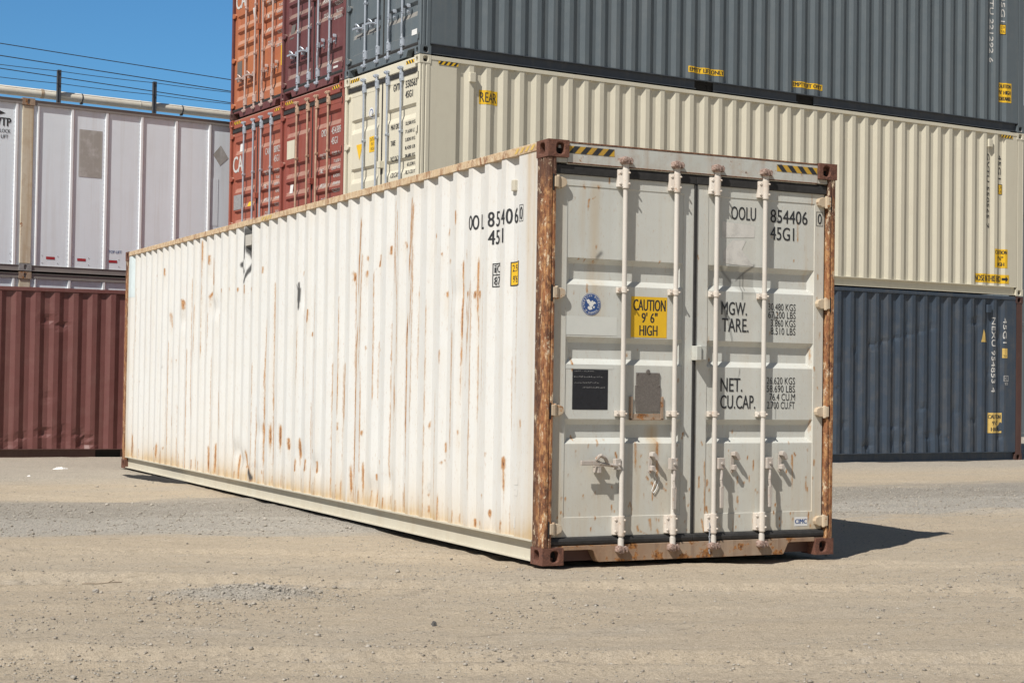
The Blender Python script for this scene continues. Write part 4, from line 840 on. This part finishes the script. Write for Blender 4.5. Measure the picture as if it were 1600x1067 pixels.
# ------------------------------------------------------------------ the stack behind
SO = Vector((3.7682692, 11.0400884, 0)); sdv = Vector((math.cos(SD_A), math.sin(SD_A), 0)); ddv = Vector((-math.sin(SD_A), math.cos(SD_A), 0))
ZB, TP = -.0228, 2.9081
def spot(col, tier):
    q = SO+ddv*(W*(col+1)+.02*col)+sdv*(0, COLSH[0], COLSH[1])[col]; return (q.x, q.y, ZB+TP*tier)
SR = SD_A-math.pi/2
def dent_navy(y, z):
    d = .012*fbm(y*1.7, z*2.1, 4, 61)
    g = np.random.default_rng(3)
    for k in range(34):
        y0 = g.uniform(6.5, 11.9); z0 = g.uniform(.22, .95) if k < 22 else g.uniform(1, 2.4)
        d = d + g.uniform(.008, .026)*np.exp(-((y-y0)/g.uniform(.05, .11))**2-((z-z0)/g.uniform(.04, .10))**2)
    for i in range(6): d = d + .016*np.exp(-((y-8.6-i*.28)/.09)**2-((z-1.95-i*.07)/.045)**2)
    d = d + .03*np.exp(-((y-11.02)/.09)**2-((z-2.42)/.06)**2)
    return d*smoothstep(.16, .22, z)*smoothstep(2.83, 2.75, z)
soft = lambda sd_: (lambda y, z: .005*fbm(y*.8, z*.9, 3, sd_)*smoothstep(.16, .3, z)*smoothstep(2.83, 2.7, z))
T2 = dict(rod='rod_steel', bracket='rod_steel', cam='rod_steel', handle='rod_steel', catch='rod_steel')
allrods = ((.66, 'left'), (1.085, 'left'), (1.43, 'downright'), (1.86, 'downright'))
navy = container('dented dark blue container with a yellow triangle, on the ground under the cream one', spot(0, 0), SR, dict(body='navy', casting='brown_dark', post='brown_dark', post_back='brown_dark', **T2), s0=11.25, dent=dent_navy)
cream = container('clean cream container with a REAR sticker, stacked on the dark blue one', spot(0, 1), SR, dict(body='cream', **T2), s0=11.25, dent=soft(71), rods=((.66, 'down'), (1.085, 'down'), (1.43, 'downright'), (1.86, 'downright')), troughs=T_THREE)
slate = container('slate grey container with yellow lift stickers, on top of the cream one', spot(0, 2), SR, dict(body='slate', rail='slate_rail_shade', **T2), s0=11.25, dent=soft(72), pockets=((4.844, 5.209), (6.909, 7.279)), rods=allrods, troughs=T_THREE)
brick = container('brick red container with tan lock rods, between the cream and the orange-red container doors', spot(1, 1), SR, dict(body='brick', rod='rod_tan', bracket='rod_tan', cam='rod_tan', handle='rod_tan', catch='rod_tan'), s0=11.25, vis='', rods=allrods, troughs=T_FIVE)
maroon = container('dark maroon container stacked on the brick red one, left of the slate grey doors', spot(1, 2), SR, dict(body='maroon', **T2), s0=11.25, vis='', rods=allrods, troughs=T_FIVE)
rustred = container('orange-red container at the left end of the middle tier, under the orange one', spot(2, 1), SR, dict(body='rustred', **T2), s0=11.25, vis='', rods=allrods, troughs=T_FIVE)
orange = container('faded orange container at the top left of the stack, against the sky', spot(2, 2), SR, dict(body='orange', post='maroon', casting='brown_dark', sill='maroon', rod='rod_pale', bracket='rod_pale', cam='rod_pale', handle='rod_pale', catch='rod_pale'), s0=11.25, vis='', rods=allrods, troughs=T_FIVE)
low1 = container('brick red container on the ground right under the one with tan rods', spot(1, 0), SR, dict(body='brick', **T2), s0=11.25, vis='', holes=False)
low2 = container('orange-red container on the ground at the left end of the bottom tier', spot(2, 0), SR, dict(body='rustred', **T2), s0=11.25, vis='', holes=False)
slate['key'] = 'slate'; cream['key'] = 'cream'; navy['key'] = 'navy'
def R_(c, name, flat, dent=None, lift=.003): return on_side(name, c['sideR'], c['corr'], flat, True, dent or {'slate': soft(72), 'cream': soft(71)}.get(c['key']), lift)
zc = ZB+TP; zg = ZB+2*TP
R_(slate, 'lift_sticker', Flat().rect(4.70, 5.40, 6.055-zg, 6.150-zg, 'yellow').text('EMPTY LIFT ONLY', 4.72, 5.38, 6.07-zg, 6.135-zg, K, bold=.004))
R_(slate, 'lift_sticker', Flat().rect(6.82, 7.46, 6.055-zg, 6.150-zg, 'yellow').text('EMPTY LIFT ONLY', 6.84, 7.44, 6.07-zg, 6.135-zg, K, bold=.004))
WI = 'white_ink'
R_(slate, 'container_number', Flat().text('GVTU 221292 6', 11.335, 11.415, 6.97-zg, 8.35-zg, WI, rot=1, bold=.0012).new().text('45G1', 11.62, 11.70, 7.72-zg, 8.20-zg, WI, rot=1, bold=.0012))
R_(slate, 'height_sticker', Flat().rect(11.595, 11.72, 7.50-zg, 7.68-zg, 'yellow').frame(11.595, 11.72, 7.50-zg, 7.68-zg, .01, K).text('2.9', 11.62, 11.70, 7.60-zg, 7.65-zg, K).text('9.6', 11.62, 11.70, 7.53-zg, 7.58-zg, K))
R_(slate, 'caution_sticker', Flat().rect(11.555, 11.86, 6.295-zg, 6.640-zg, 'yellow').text('CAUTION', 11.57, 11.84, 6.545-zg, 6.615-zg, K, bold=.005).text("9'6\" HIGH", 11.57, 11.84, 6.435-zg, 6.505-zg, K, bold=.005).text('CONTAINER', 11.57, 11.84, 6.325-zg, 6.395-zg, K, bold=.005))
R_(cream, 'rear_sticker', Flat().rect(.985, 1.29, 5.185-zc, 5.385-zc, 'yellow').text('REAR', 1.00, 1.275, 5.215-zc, 5.355-zc, 'brown_dark_container_paint' if False else K, bold=.0012))
R_(cream, 'container_number', Flat().text('GVTU 550565 7', 11.28, 11.36, 4.05-zc, 5.36-zc, K, rot=1, bold=.001).new().text('45G1', 11.57, 11.65, 4.93-zc, 5.362-zc, K, rot=1, bold=.001))
R_(cream, 'height_sticker', Flat().rect(11.56, 11.68, 4.66-zc, 4.84-zc, 'yellow').frame(11.56, 11.68, 4.66-zc, 4.84-zc, .01, K).text('2.9', 11.58, 11.66, 4.76-zc, 4.81-zc, K).text('9.6', 11.58, 11.66, 4.69-zc, 4.74-zc, K))
R_(cream, 'caution_sticker', Flat().rect(11.475, 11.795, 3.365-zc, 3.695-zc, 'yellow').text('CAUTION', 11.49, 11.775, 3.605-zc, 3.67-zc, K, bold=.004).text("9'6\"", 11.56, 11.70, 3.50-zc, 3.565-zc, K, bold=.004).text('HIGH', 11.54, 11.72, 3.395-zc, 3.46-zc, K, bold=.004))
R_(cream, 'direction_sticker', Flat().rect(11.02, 11.835, 3.09-zc, 3.245-zc, 'yellow').text('NOSE IN-THIS END', 11.03, 11.655, 3.115-zc, 3.22-zc, K, bold=.004).rect(11.68, 11.75, 3.145-zc, 3.19-zc, K, 1).poly([(11.75, 3.115-zc), (11.815, 3.168-zc), (11.75, 3.22-zc)], K, 1))
R_(navy, 'container_number', Flat().text('NEXU 954853 4', 11.43, 11.505, 1.17-ZB, 2.486-ZB, WI, rot=1, bold=.0012).new().text('45G1', 11.715, 11.785, 2.04-ZB, 2.486-ZB, WI, rot=1, bold=.0012), dent_navy)
R_(navy, 'height_sticker', Flat().rect(11.70, 11.81, 1.78-ZB, 1.95-ZB, 'yellow_dull').text('2.9', 11.72, 11.79, 1.87-ZB, 1.92-ZB, K).text('9.6', 11.72, 11.79, 1.80-ZB, 1.85-ZB, K), dent_navy)
R_(navy, 'approval_mark', Flat().frame(11.73, 11.84, 1.37-ZB, 1.47-ZB, .008, WI).text('IC', 11.755, 11.815, 1.395-ZB, 1.445-ZB, WI).text('93', 11.75, 11.82, 1.30-ZB, 1.35-ZB, WI), dent_navy)
R_(navy, 'warning_triangle', Flat().poly([(11.165, 2.05-ZB), (11.325, 2.05-ZB), (11.22, 2.275-ZB)], 'yellow_dull'), dent_navy)
R_(navy, 'caution_sticker', Flat().rect(11.365, 11.70, .462-ZB, .815-ZB, 'yellow_dull').text('CAUTION', 11.38, 11.68, .71-ZB, .78-ZB, K, bold=.004).text("9'6\"", 11.45, 11.60, .60-ZB, .67-ZB, K, bold=.004).text('HIGH', 11.43, 11.63, .49-ZB, .56-ZB, K, bold=.004), dent_navy)
for c in (cream, slate, navy):
    for y0, y1 in ((.30, .62), (11.62, 11.90)):
        Flat().hazard(y0, y1, H40-.115, H40-.066, 4).lay('hazard_stripes', c['root'], lambda s, t, l: Vector((W-.004+.0006*l, s, t))) if c is cream else None
    for y_ in (.80, 11.28):
      mb = MB(); mb.box(W-.022, W+.020, y_, y_+.10, H40-.31, H40-.17)
      mb.build('ventilator', M[{'cream': 'cream', 'slate': 'slate', 'navy': 'navy'}[[k for k, v in (('cream', cream), ('slate', slate), ('navy', navy)) if v is c][0]]], c['root'], bevel=.008)
for c in (cream, slate, brick, maroon, rustred, orange):
    mb = MB(); mb.box(1.196, 1.290, -.025, .044, 1.42, 1.52); mb.build('lock_box', c['doorR'].data.materials[0], c['doorR'], bevel=.004)
    at_plane('hazard_stripes', c['root'], Flat().hazard(.17, .48, H40-.085, H40-.035, 4), .0205); at_plane('hazard_stripes', c['root'], Flat().hazard(W-.45, W-.14, H40-.085, H40-.035, 4, rev=True), .0205)
on_door('container_number', cream['doorR'], Flat().text('GVTU', 1.56, 1.79, 2.49, 2.59, K, bold=.003).new().text('550565', 1.935, 2.285, 2.49, 2.59, K, bold=.003).new().text('45G1', 1.935, 2.16, 2.345, 2.445, K, bold=.003))
def weights(col, x0, x1, z0=1.80): 
    f = Flat()
    for i, (a, b) in enumerate((('MAX GROSS', '32,500 KG'), ('', '71,650 LB'), ('TARE', '3,820 KG'), ('', '8,420 LB'), ('PAYLOAD', '28,680 KG'), ('', '63,230 LB'), ('CU.CAP.', '76.5 CU.M'), ('', '2,702 CU.FT'))):
        z = z0-i*.115
        if a: f.new().text(a, 1.50, 1.50+.036*len(a), z-.01, z+.065, col, bold=.0012)
        f.new().text(b, x0, x1, z, z+.055, col, bold=.0015)
    return f
on_door('weight_lettering', cream['doorR'], weights(K, 1.95, 2.25, 1.95))
on_door('caution_sticker', cream['doorL'], Flat().rect(.80, 1.02, 1.70, 1.93, 'yellow').text('CAUTION', .82, 1.0, 1.86, 1.91, K).text("9'6\"", .86, .96, 1.79, 1.84, K).text('HIGH', .85, .97, 1.72, 1.77, K))
on_door('warning_triangle', cream['doorL'], Flat().poly([(.36, 1.86), (.47, 1.62), (.58, 1.86)], 'yellow'))
on_door('round_seal', cream['doorL'], Flat().disc(.85, 2.28, .085, 'white_sticker').disc(.85, 2.28, .06, 'blue_ink', 1).disc(.85, 2.28, .045, 'white_sticker', 2))
on_door('container_number', brick['doorR'], Flat().text('GMDU', 1.56, 1.79, 2.13, 2.24, WI, bold=.001).new().text('454389', 1.93, 2.28, 2.13, 2.24, WI, bold=.001).new().text('45G1', 1.93, 2.16, 1.97, 2.08, WI, bold=.001))
on_door('weight_lettering', brick['doorR'], weights(WI, 1.95, 2.26)); on_door('pale_sticker', brick['doorL'], Flat().rect(.21, .52, 1.92, 2.22, 'cream').new().rect(.30, .42, 1.36, 1.50, 'white_sticker'))
on_door('container_number', maroon['doorR'], Flat().text('TGHU', 1.56, 1.79, 2.13, 2.24, WI, bold=.001).new().text('964105', 1.93, 2.28, 2.13, 2.24, WI, bold=.001).new().text('45G1', 1.93, 2.16, 1.97, 2.08, WI, bold=.001))
on_door('weight_lettering', maroon['doorR'], weights(WI, 1.95, 2.26)); on_door('pale_sticker', maroon['doorL'], Flat().rect(.30, .46, 1.72, 1.86, 'white_sticker').new().rect(.24, .40, .98, 1.22, 'plate_metal').new().rect(1.95, 2.12, .24, .34, WI))
for c in (rustred, orange):
    on_door('line_name', c['doorL'], Flat().text('CAI', .11, .60, 1.96, 2.25, WI, bold=.010))
    on_door('container_number', c['doorR'], Flat().text('CAIU', 1.56, 1.79, 2.13, 2.24, WI, bold=.001).new().text('889257', 1.93, 2.28, 2.13, 2.24, WI, bold=.001).new().text('45G1', 1.93, 2.16, 1.97, 2.08, WI, bold=.001))
    on_door('weight_lettering', c['doorR'], weights(WI, 1.95, 2.26))
on_door('pale_sticker', rustred['doorL'], Flat().rect(.34, .46, 2.32, 2.46, 'white_sticker').new().rect(.78, .98, 1.32, 1.40, 'yellow').new().rect(.16, .50, 1.30, 1.56, 'hole_grey')); on_door('pale_sticker', orange['doorL'], Flat().rect(.88, 1.0, 1.66, 1.86, 'white_sticker').new().rect(.20, .42, .66, 1.02, 'plate_metal'))
on_door('yellow_sticker', orange['doorR'], Flat().rect(2.15, 2.34, .66, 1.03, 'yellow'))
on_door('tan_stripe', slate['doorR'], Flat().rect(1.40, 2.30, 1.37, 1.405, 'cream')) if False else None
on_door('maker_sticker', slate['doorR'], Flat().rect(2.10, 2.26, .30, .38, 'white_sticker').text('CIMC', 2.12, 2.24, .32, .36, 'blue_ink', bold=.0012))

# ------------------------------------------------------------------ brown container at the left
bang = -.0404; bl = Vector((math.cos(bang), math.sin(bang), 0))
def dent_brown(y, z):
    d = .016*fbm(y*2.2, z*2.4, 4, 91); g = np.random.default_rng(8)
    for k in range(40):
        y0 = g.uniform(.3, 5.8); z0 = g.uniform(.18, .5) if k < 26 else g.uniform(.5, 2.2)
        d = d + g.uniform(.010, .034)*np.exp(-((y-y0)/g.uniform(.05, .10))**2-((z-z0)/g.uniform(.04, .09))**2)
    return d*smoothstep(.16, .2, z)*smoothstep(2.53, 2.45, z)
# its right side faces the camera: local y runs along the image, door end out of frame on the left
bx0 = -3.55; by = 15.28856+math.tan(bang)*bx0
bo = Vector((bx0, by, 0)) - Vector((math.sin(bang), -math.cos(bang), 0))*W
brown = container('dented brown low container on the ground behind the far end of the white one', (bo.x, bo.y, -.046), bang-math.pi/2, dict(body='brown', rail='brown_dark', **T2), L=6.058, H=2.591, s0=3.30, dent=dent_brown, holes=True, pockets=((1.75, 2.11), (3.885, 4.262)), doors=False)

# ------------------------------------------------------------------ ribbed white containers, two tiers
wang = .13809803; PW = (-.3415, -.2)
def ribbed(label, z, marks):
    root = thing('ribbed_container', label, 'container', (0, 18.30410627, z), wang, 'ribbed white containers')
    s0, s1, Hh, Dp = -2.45, 13.70, 2.90, 2.59
    mb = MB(); mb.box(s0+.05, s1-.05, .026, Dp-.05, .0975, Hh-.03); mb.build('side_panel', M['alu'], root)
    mb = MB(); mb.box(s0, s1, .0, Dp, Hh-.098, Hh-.03)
    mb.box(s0, s1, -.012, Dp+.012, Hh-.030, Hh-.022); mb.box(s0, s1, -.006, .02, Hh-.106, Hh-.0985); mb.build('top_rail', M['alu_rail'], root, bevel=.003)
    mb = MB(); mb.box(s0, s1, .004, Dp, .0, .085); mb.box(s0, s1, -.004, .028, .0855, .097); mb.box(s0, s1, -.012, .03, -.004, .01)
    mb.build('bottom_rail', M['alu_rail'], root, bevel=.003)
    posts = []
    c = math.cos(wang); sp = .615
    k = -1.30
    for t in [-2.2, -1.6, -1.02, -.478]: posts.append((t, .072))
    posts += [(-.105, .05)]
    q = .475
    i = 0
    meas = [.475, 1.085, 1.72, 2.36, 3.0]
    while q < 13.5:
        posts.append((meas[i] if i < len(meas) else q, .075)); i += 1; q = meas[i] if i < len(meas) else q+.63
    for t, wd in posts:
        mb = MB(); mb.prism([(t, .027), (t+.010, -.001), (t+wd*.62, -.002), (t+wd, .027)], 'z', .0975, Hh-.1065)
        g = .16
        for m in range(34): mb.cyl((t-.018, .020, g), (t-.018, .0265, g), .0065, 6); g += .078
        mb.build('side_post', M['alu_post'], root)
    # lifting post with its castings
    mb = MB(); mb.box(-.355, -.168, -.002, .06, .125, Hh-.125); mb.build('lifting_post', M['yellow_post'], root, bevel=.006)
    for zz, dz in ((Hh-.118, 1), (0, 1)):
        mb = MB(); mb.cur = 0
        oval_plate(mb, lambda u, v, d: (-.365+u, -.018+d, zz+v), .21, .118, .05, .085, .105, .059, .05)
        mb.add([(-.365, -.018, zz), (-.365, .09, zz), (-.365, .09, zz+.118), (-.365, -.018, zz+.118)], [(0, 1, 2, 3)]); mb.add([(-.155, -.018, zz), (-.155, .09, zz), (-.155, .09, zz+.118), (-.155, -.018, zz+.118)], [(0, 1, 2, 3)])
        mb.add([(-.365, -.018, zz), (-.155, -.018, zz), (-.155, .09, zz), (-.365, .09, zz)], [(0, 1, 2, 3)]); mb.add([(-.365, -.018, zz+.118), (-.155, -.018, zz+.118), (-.155, .09, zz+.118), (-.365, .09, zz+.118)], [(0, 1, 2, 3)])
        mb.build('corner_casting', None, root, mats=[M['sill_rust'] if zz else M['hole_grey'], M['dark']])
    if marks:
        f = Flat()
        for t in (.10, .64, 1.20, 1.86): f.new().rect(t, t+.15, .215, .26, 'red_sticker')
        f.new().text('TOP LIFT', 1.19, 1.43, .38, .43, 'blue_ink', bold=.001)
        f.new().text('WTP', -.86, -.545, 2.395, 2.535, 'black_ink', bold=.006).new().text('TWISTLOCK', -.93, -.548, 2.285, 2.345, 'black_ink', bold=.001).new().text('TOP LIFT', -.86, -.585, 2.19, 2.25, 'black_ink', bold=.001).new().poly([(-.76, 2.66), (-.635, 2.61), (-.76, 2.575)], 'black_ink')
        at_plane('markings', root, f, .0225)
        f = Flat().poly([(3.12, 2.27), (3.245, 2.10), (3.37, 2.27), (3.245, 2.44)], 'plate_metal') if False else Flat().poly([(3.10, 2.26), (3.24, 2.07), (3.40, 2.22), (3.25, 2.44)], 'faded_grey')
        f.new().rect(.63, 1.04, 1.66, 2.47, 'faded_grey'); at_plane('worn_patch', root, f, .0222)
        mb = MB(); mb.box(3.06, 3.215, .0220, .027, .98, 1.83)
        for m in range(14): mb.cyl((3.205, .018, 1.02+m*.06), (3.205, .024, 1.02+m*.06), .006, 6)
        mb.build('riveted_patch', M['alu'], root)
    mb = MB()
    for m in range(60):
        t = -2.4+m*.27
        for dz in (.155, .275): mb.cyl((t, .020, dz), (t, .0265, dz), .007, 6)
    mb.build('rivet_row', M['hole_grey'], root); return root
M['faded_grey'] = paint('worn_grey_film', (.41, .395, .37), (.33, .315, .29), (.66, .66, .66), .75, .74, .55, .6, rustcols=((.55, .55, .55), (.7, .7, .7)), spotscale=20)
ribbed('ribbed white container carrying red reflectors, upper of two, under the pipe', 2.9635, True)
ribbed('ribbed white container under the one with red reflectors, behind the brown container', .045, False)

# ------------------------------------------------------------------ pipe, wire posts and power lines behind
def wp(s, d, z): c, n = math.cos(wang), math.sin(wang); return Vector((s*c-(d-18.304)*n*c*0, 0, z))+Vector((0, d+s*n, 0))
pr = thing('overhead_pipe', 'thick cream pipe running level above the ribbed white containers', 'pipe', (0, 22.45, 0), wang)
mb = MB(); mb.cyl((-14, .0, 6.675), (26, .0, 6.675), .089, 24); mb.build('pipe_run', M['pipe_white'], pr, smooth=True)
for s, wd in ((.735, .06), (2.73, .02)): 
    mb = MB(); mb.cyl((s-wd/2, 0, 6.675), (s+wd/2, 0, 6.675), .095, 24); mb.build('pipe_collar', M['hinge_white'] if wd > .03 else M['pipe_white'], pr)
for s in (1.53, 3.63):
    mb = MB(); mb.cyl((s-.012, 0, 6.675), (s+.012, 0, 6.675), .094, 24); mb.box(s-.02, s+.02, -.04, .04, 6.555, 6.59); mb.build('pipe_clamp', M['post_grey'], pr)
for s in (-9, -3, 9, 15, 21):
    mb = MB(); mb.box(s-.06, s+.06, -.06, .06, -.05, 6.58); mb.box(s-.2, s+.2, -.08, .08, 6.56, 6.586); mb.build('pipe_support', M['post_grey'], pr)
fr = thing('wire_fence', 'tall grey fence posts strung with two wires in front of the cream pipe', 'fence', (0, 22.3, 0), wang)
for k in range(-4, 9):
    s = 1.048+k*1.962
    mb = MB(); mb.box(s-.034, s+.034, -.02, .03, -.05, 7.155); mb.box(s-.042, s-.03, -.03, .035, -.05, 7.15); mb.build('fence_post', M['post_grey'], fr)
for z in (7.125, 6.885):
    pts = []
    for i in range(-24, 49):
        s = 1.048+i*.327; ph = (i % 6)/6; pts.append((s, -.035, z-.03*4*ph*(1-ph)*.4))
    mb = MB(); mb.tube(pts, .0065, 5); mb.build('wire', M['wire'], fr)
for nm, (x0, y0, z0), (x1, y1, z1), r in (('highest power line crossing the blue sky above the pipe', (1.429, 32.143, 9.457), (7.536, 32.756, 9.232), .011), ('power line running between the highest line and the lowest one', (1.436, 32.144, 9.153), (7.542, 32.757, 8.921), .012), ('lowest power line, just above the cream pipe', (1.443, 32.145, 8.833), (7.549, 32.757, 8.61), .011)):
    mb = MB(); pts = []
    for i in range(-30, 31):
        t = i/4.0; pts.append((x0+(x1-x0)*t, y0+(y1-y0)*t, z0+(z1-z0)*t+.004*(t*(t-1))))
    mb.tube(pts, r, 6); o = mb.build('power_line', M['wire']); tag(o, nm, 'power line', 'power lines in the sky')

# ------------------------------------------------------------------ another stack beyond, at the right edge
far = Vector((25.8955, 22.4225, 0)) + Vector((math.cos(YAW), -math.sin(YAW), 0))*.02
for t in range(4):
    lab = ('dark container on the ground, at the very right edge beyond the stack', 'dark container second from the ground, at the right edge beyond the stack', 'dark container third from the ground, at the right edge beyond the stack', 'pale container on top of the dark ones, at the right edge beyond the stack')[t]
    q = far - Vector((math.sin(0), 0, 0))
    container(lab, (q.x, q.y+W, t*TP-.03), -math.pi/2+.0, dict(body='alu' if t == 3 else 'slate', **T2), L=L40, s0=11.25, vis='', holes=False, doors=False)

# ------------------------------------------------------------------ loose things on the ground
def rock(name, x, y, r, mat, label, cat, flat=.7, seed=1):
    bm = bmesh.new(); bmesh.ops.create_icosphere(bm, subdivisions=3, radius=r)
    for v in bm.verts:
        d = mnoise.noise(v.co/r*1.1+Vector((seed*9.1, 0, 0)))*.55+mnoise.noise(v.co/r*3+Vector((seed, 3, 0)))*.18
        v.co *= 1+d; v.co.z *= flat
    me = bpy.data.meshes.new(name); bm.to_mesh(me); bm.free(); me.materials.append(mat)
    o = bpy.data.objects.new(name, me); COL.objects.link(o); o.location = (x, y, float(ground_h(np.array([x]), np.array([y]))[0])+r*flat*.45)
    return tag(o, label, cat, None)
stone_d = plain('dark_stone', (.10, .095, .09), .9, 0, .3, 60, .5); stone_p = plain('pale_stone', (.36, .33, .29), .9, 0, .2, 60, .5)
rock('stone', -1.687, -2.006, .015, stone_d, 'dark pointed stone on the open dirt in the foreground', 'stone', 1.0, 2)
rock('stone', -3.014, -.117, .020, stone_p, 'pale stone on the dirt beside the dry twig', 'stone', .7, 5)
rock('stone', -.527, -1.668, .013, stone_d, 'small dark stone on the dirt in front of the container doors', 'stone', .5, 7)
rock('stone', -2.15, -.66, .026, stone_p, 'large pale stone on the little gravel heap', 'stone', .6, 11)
rock('stone', .023, -3.368, .012, stone_p, 'small pale stone near the bottom edge right of the dark pointed stone', 'stone', .4, 13)
mb = MB(); tz = lambda x, y: float(ground_h(np.array([x]), np.array([y]))[0])+.008
tw = [(-3.02+.21*t, .24-.15*t+.012*math.sin(t*7), 0) for t in [i/8 for i in range(9)]]; mb.tube([(a, b, tz(a, b)) for a, b, c in tw], .0026, 6); mb.tube([(tw[5][0], tw[5][1], tz(*tw[5][:2])), (tw[5][0]+.05, tw[5][1]+.05, tz(*tw[5][:2])+.01)], .002, 5)
tag(mb.build('twig', plain('dry_wood', (.16, .12, .08), .9)), 'dry twig lying on the dirt left of the gravel heap', 'twig')
def crumple(name, cx, cy, lx, ly, hgt, ang, mat, label, cat, seed):
    n1, n2 = 26, 14; mb = MB(); vs = []
    for j in range(n2):
        for i in range(n1):
            u, v = i/(n1-1)*2-1, j/(n2-1)*2-1; e = max(0, 1-(abs(u)**2.2+abs(v)**2.2)); rr = 1+.25*mnoise.noise(Vector((math.atan2(v, u)*1.5, seed, 0)))
            a, b = u*lx*rr*(1-.25*v*v), v*ly*rr*(1-.5*u*u)
            x = cx+a*math.cos(ang)-b*math.sin(ang); y = cy+a*math.sin(ang)+b*math.cos(ang)
            vs.append((x, y, float(ground_h(np.array([x]), np.array([y]))[0])-.01+e**.5*hgt*(.7+.9*abs(mnoise.noise(Vector((u*3, v*3, seed)))))))
    mb.add(vs, [(j*n1+i, j*n1+i+1, (j+1)*n1+i+1, (j+1)*n1+i) for j in range(n2-1) for i in range(n1-1)])
    return tag(mb.build(name, mat, smooth=True), label, cat)
crumple('rubber_mat', -.13, 9.75, .95, .10, .055, math.radians(-78), plain('black_rubber_scrap', (.018, .017, .016), .9, 0, .4, 30, .8), 'crumpled black rubber strip lying along the foot of the white container', 'mat', 3)
crumple('paper_scrap', -.778, 12.289, .11, .05, .035, .2, plain('white_litter', (.75, .74, .72), .7), 'crumpled white scrap on the dirt in front of the brown container', 'litter', 7)
crumple('paper_scrap', -1.447, 10.855, .035, .025, .02, .5, M['white_sticker'], 'tiny white scrap on the dirt left of the larger one', 'litter', 9)
for o in list(bpy.data.objects):
    if o.parent and 'group' in o.keys(): del o['group']
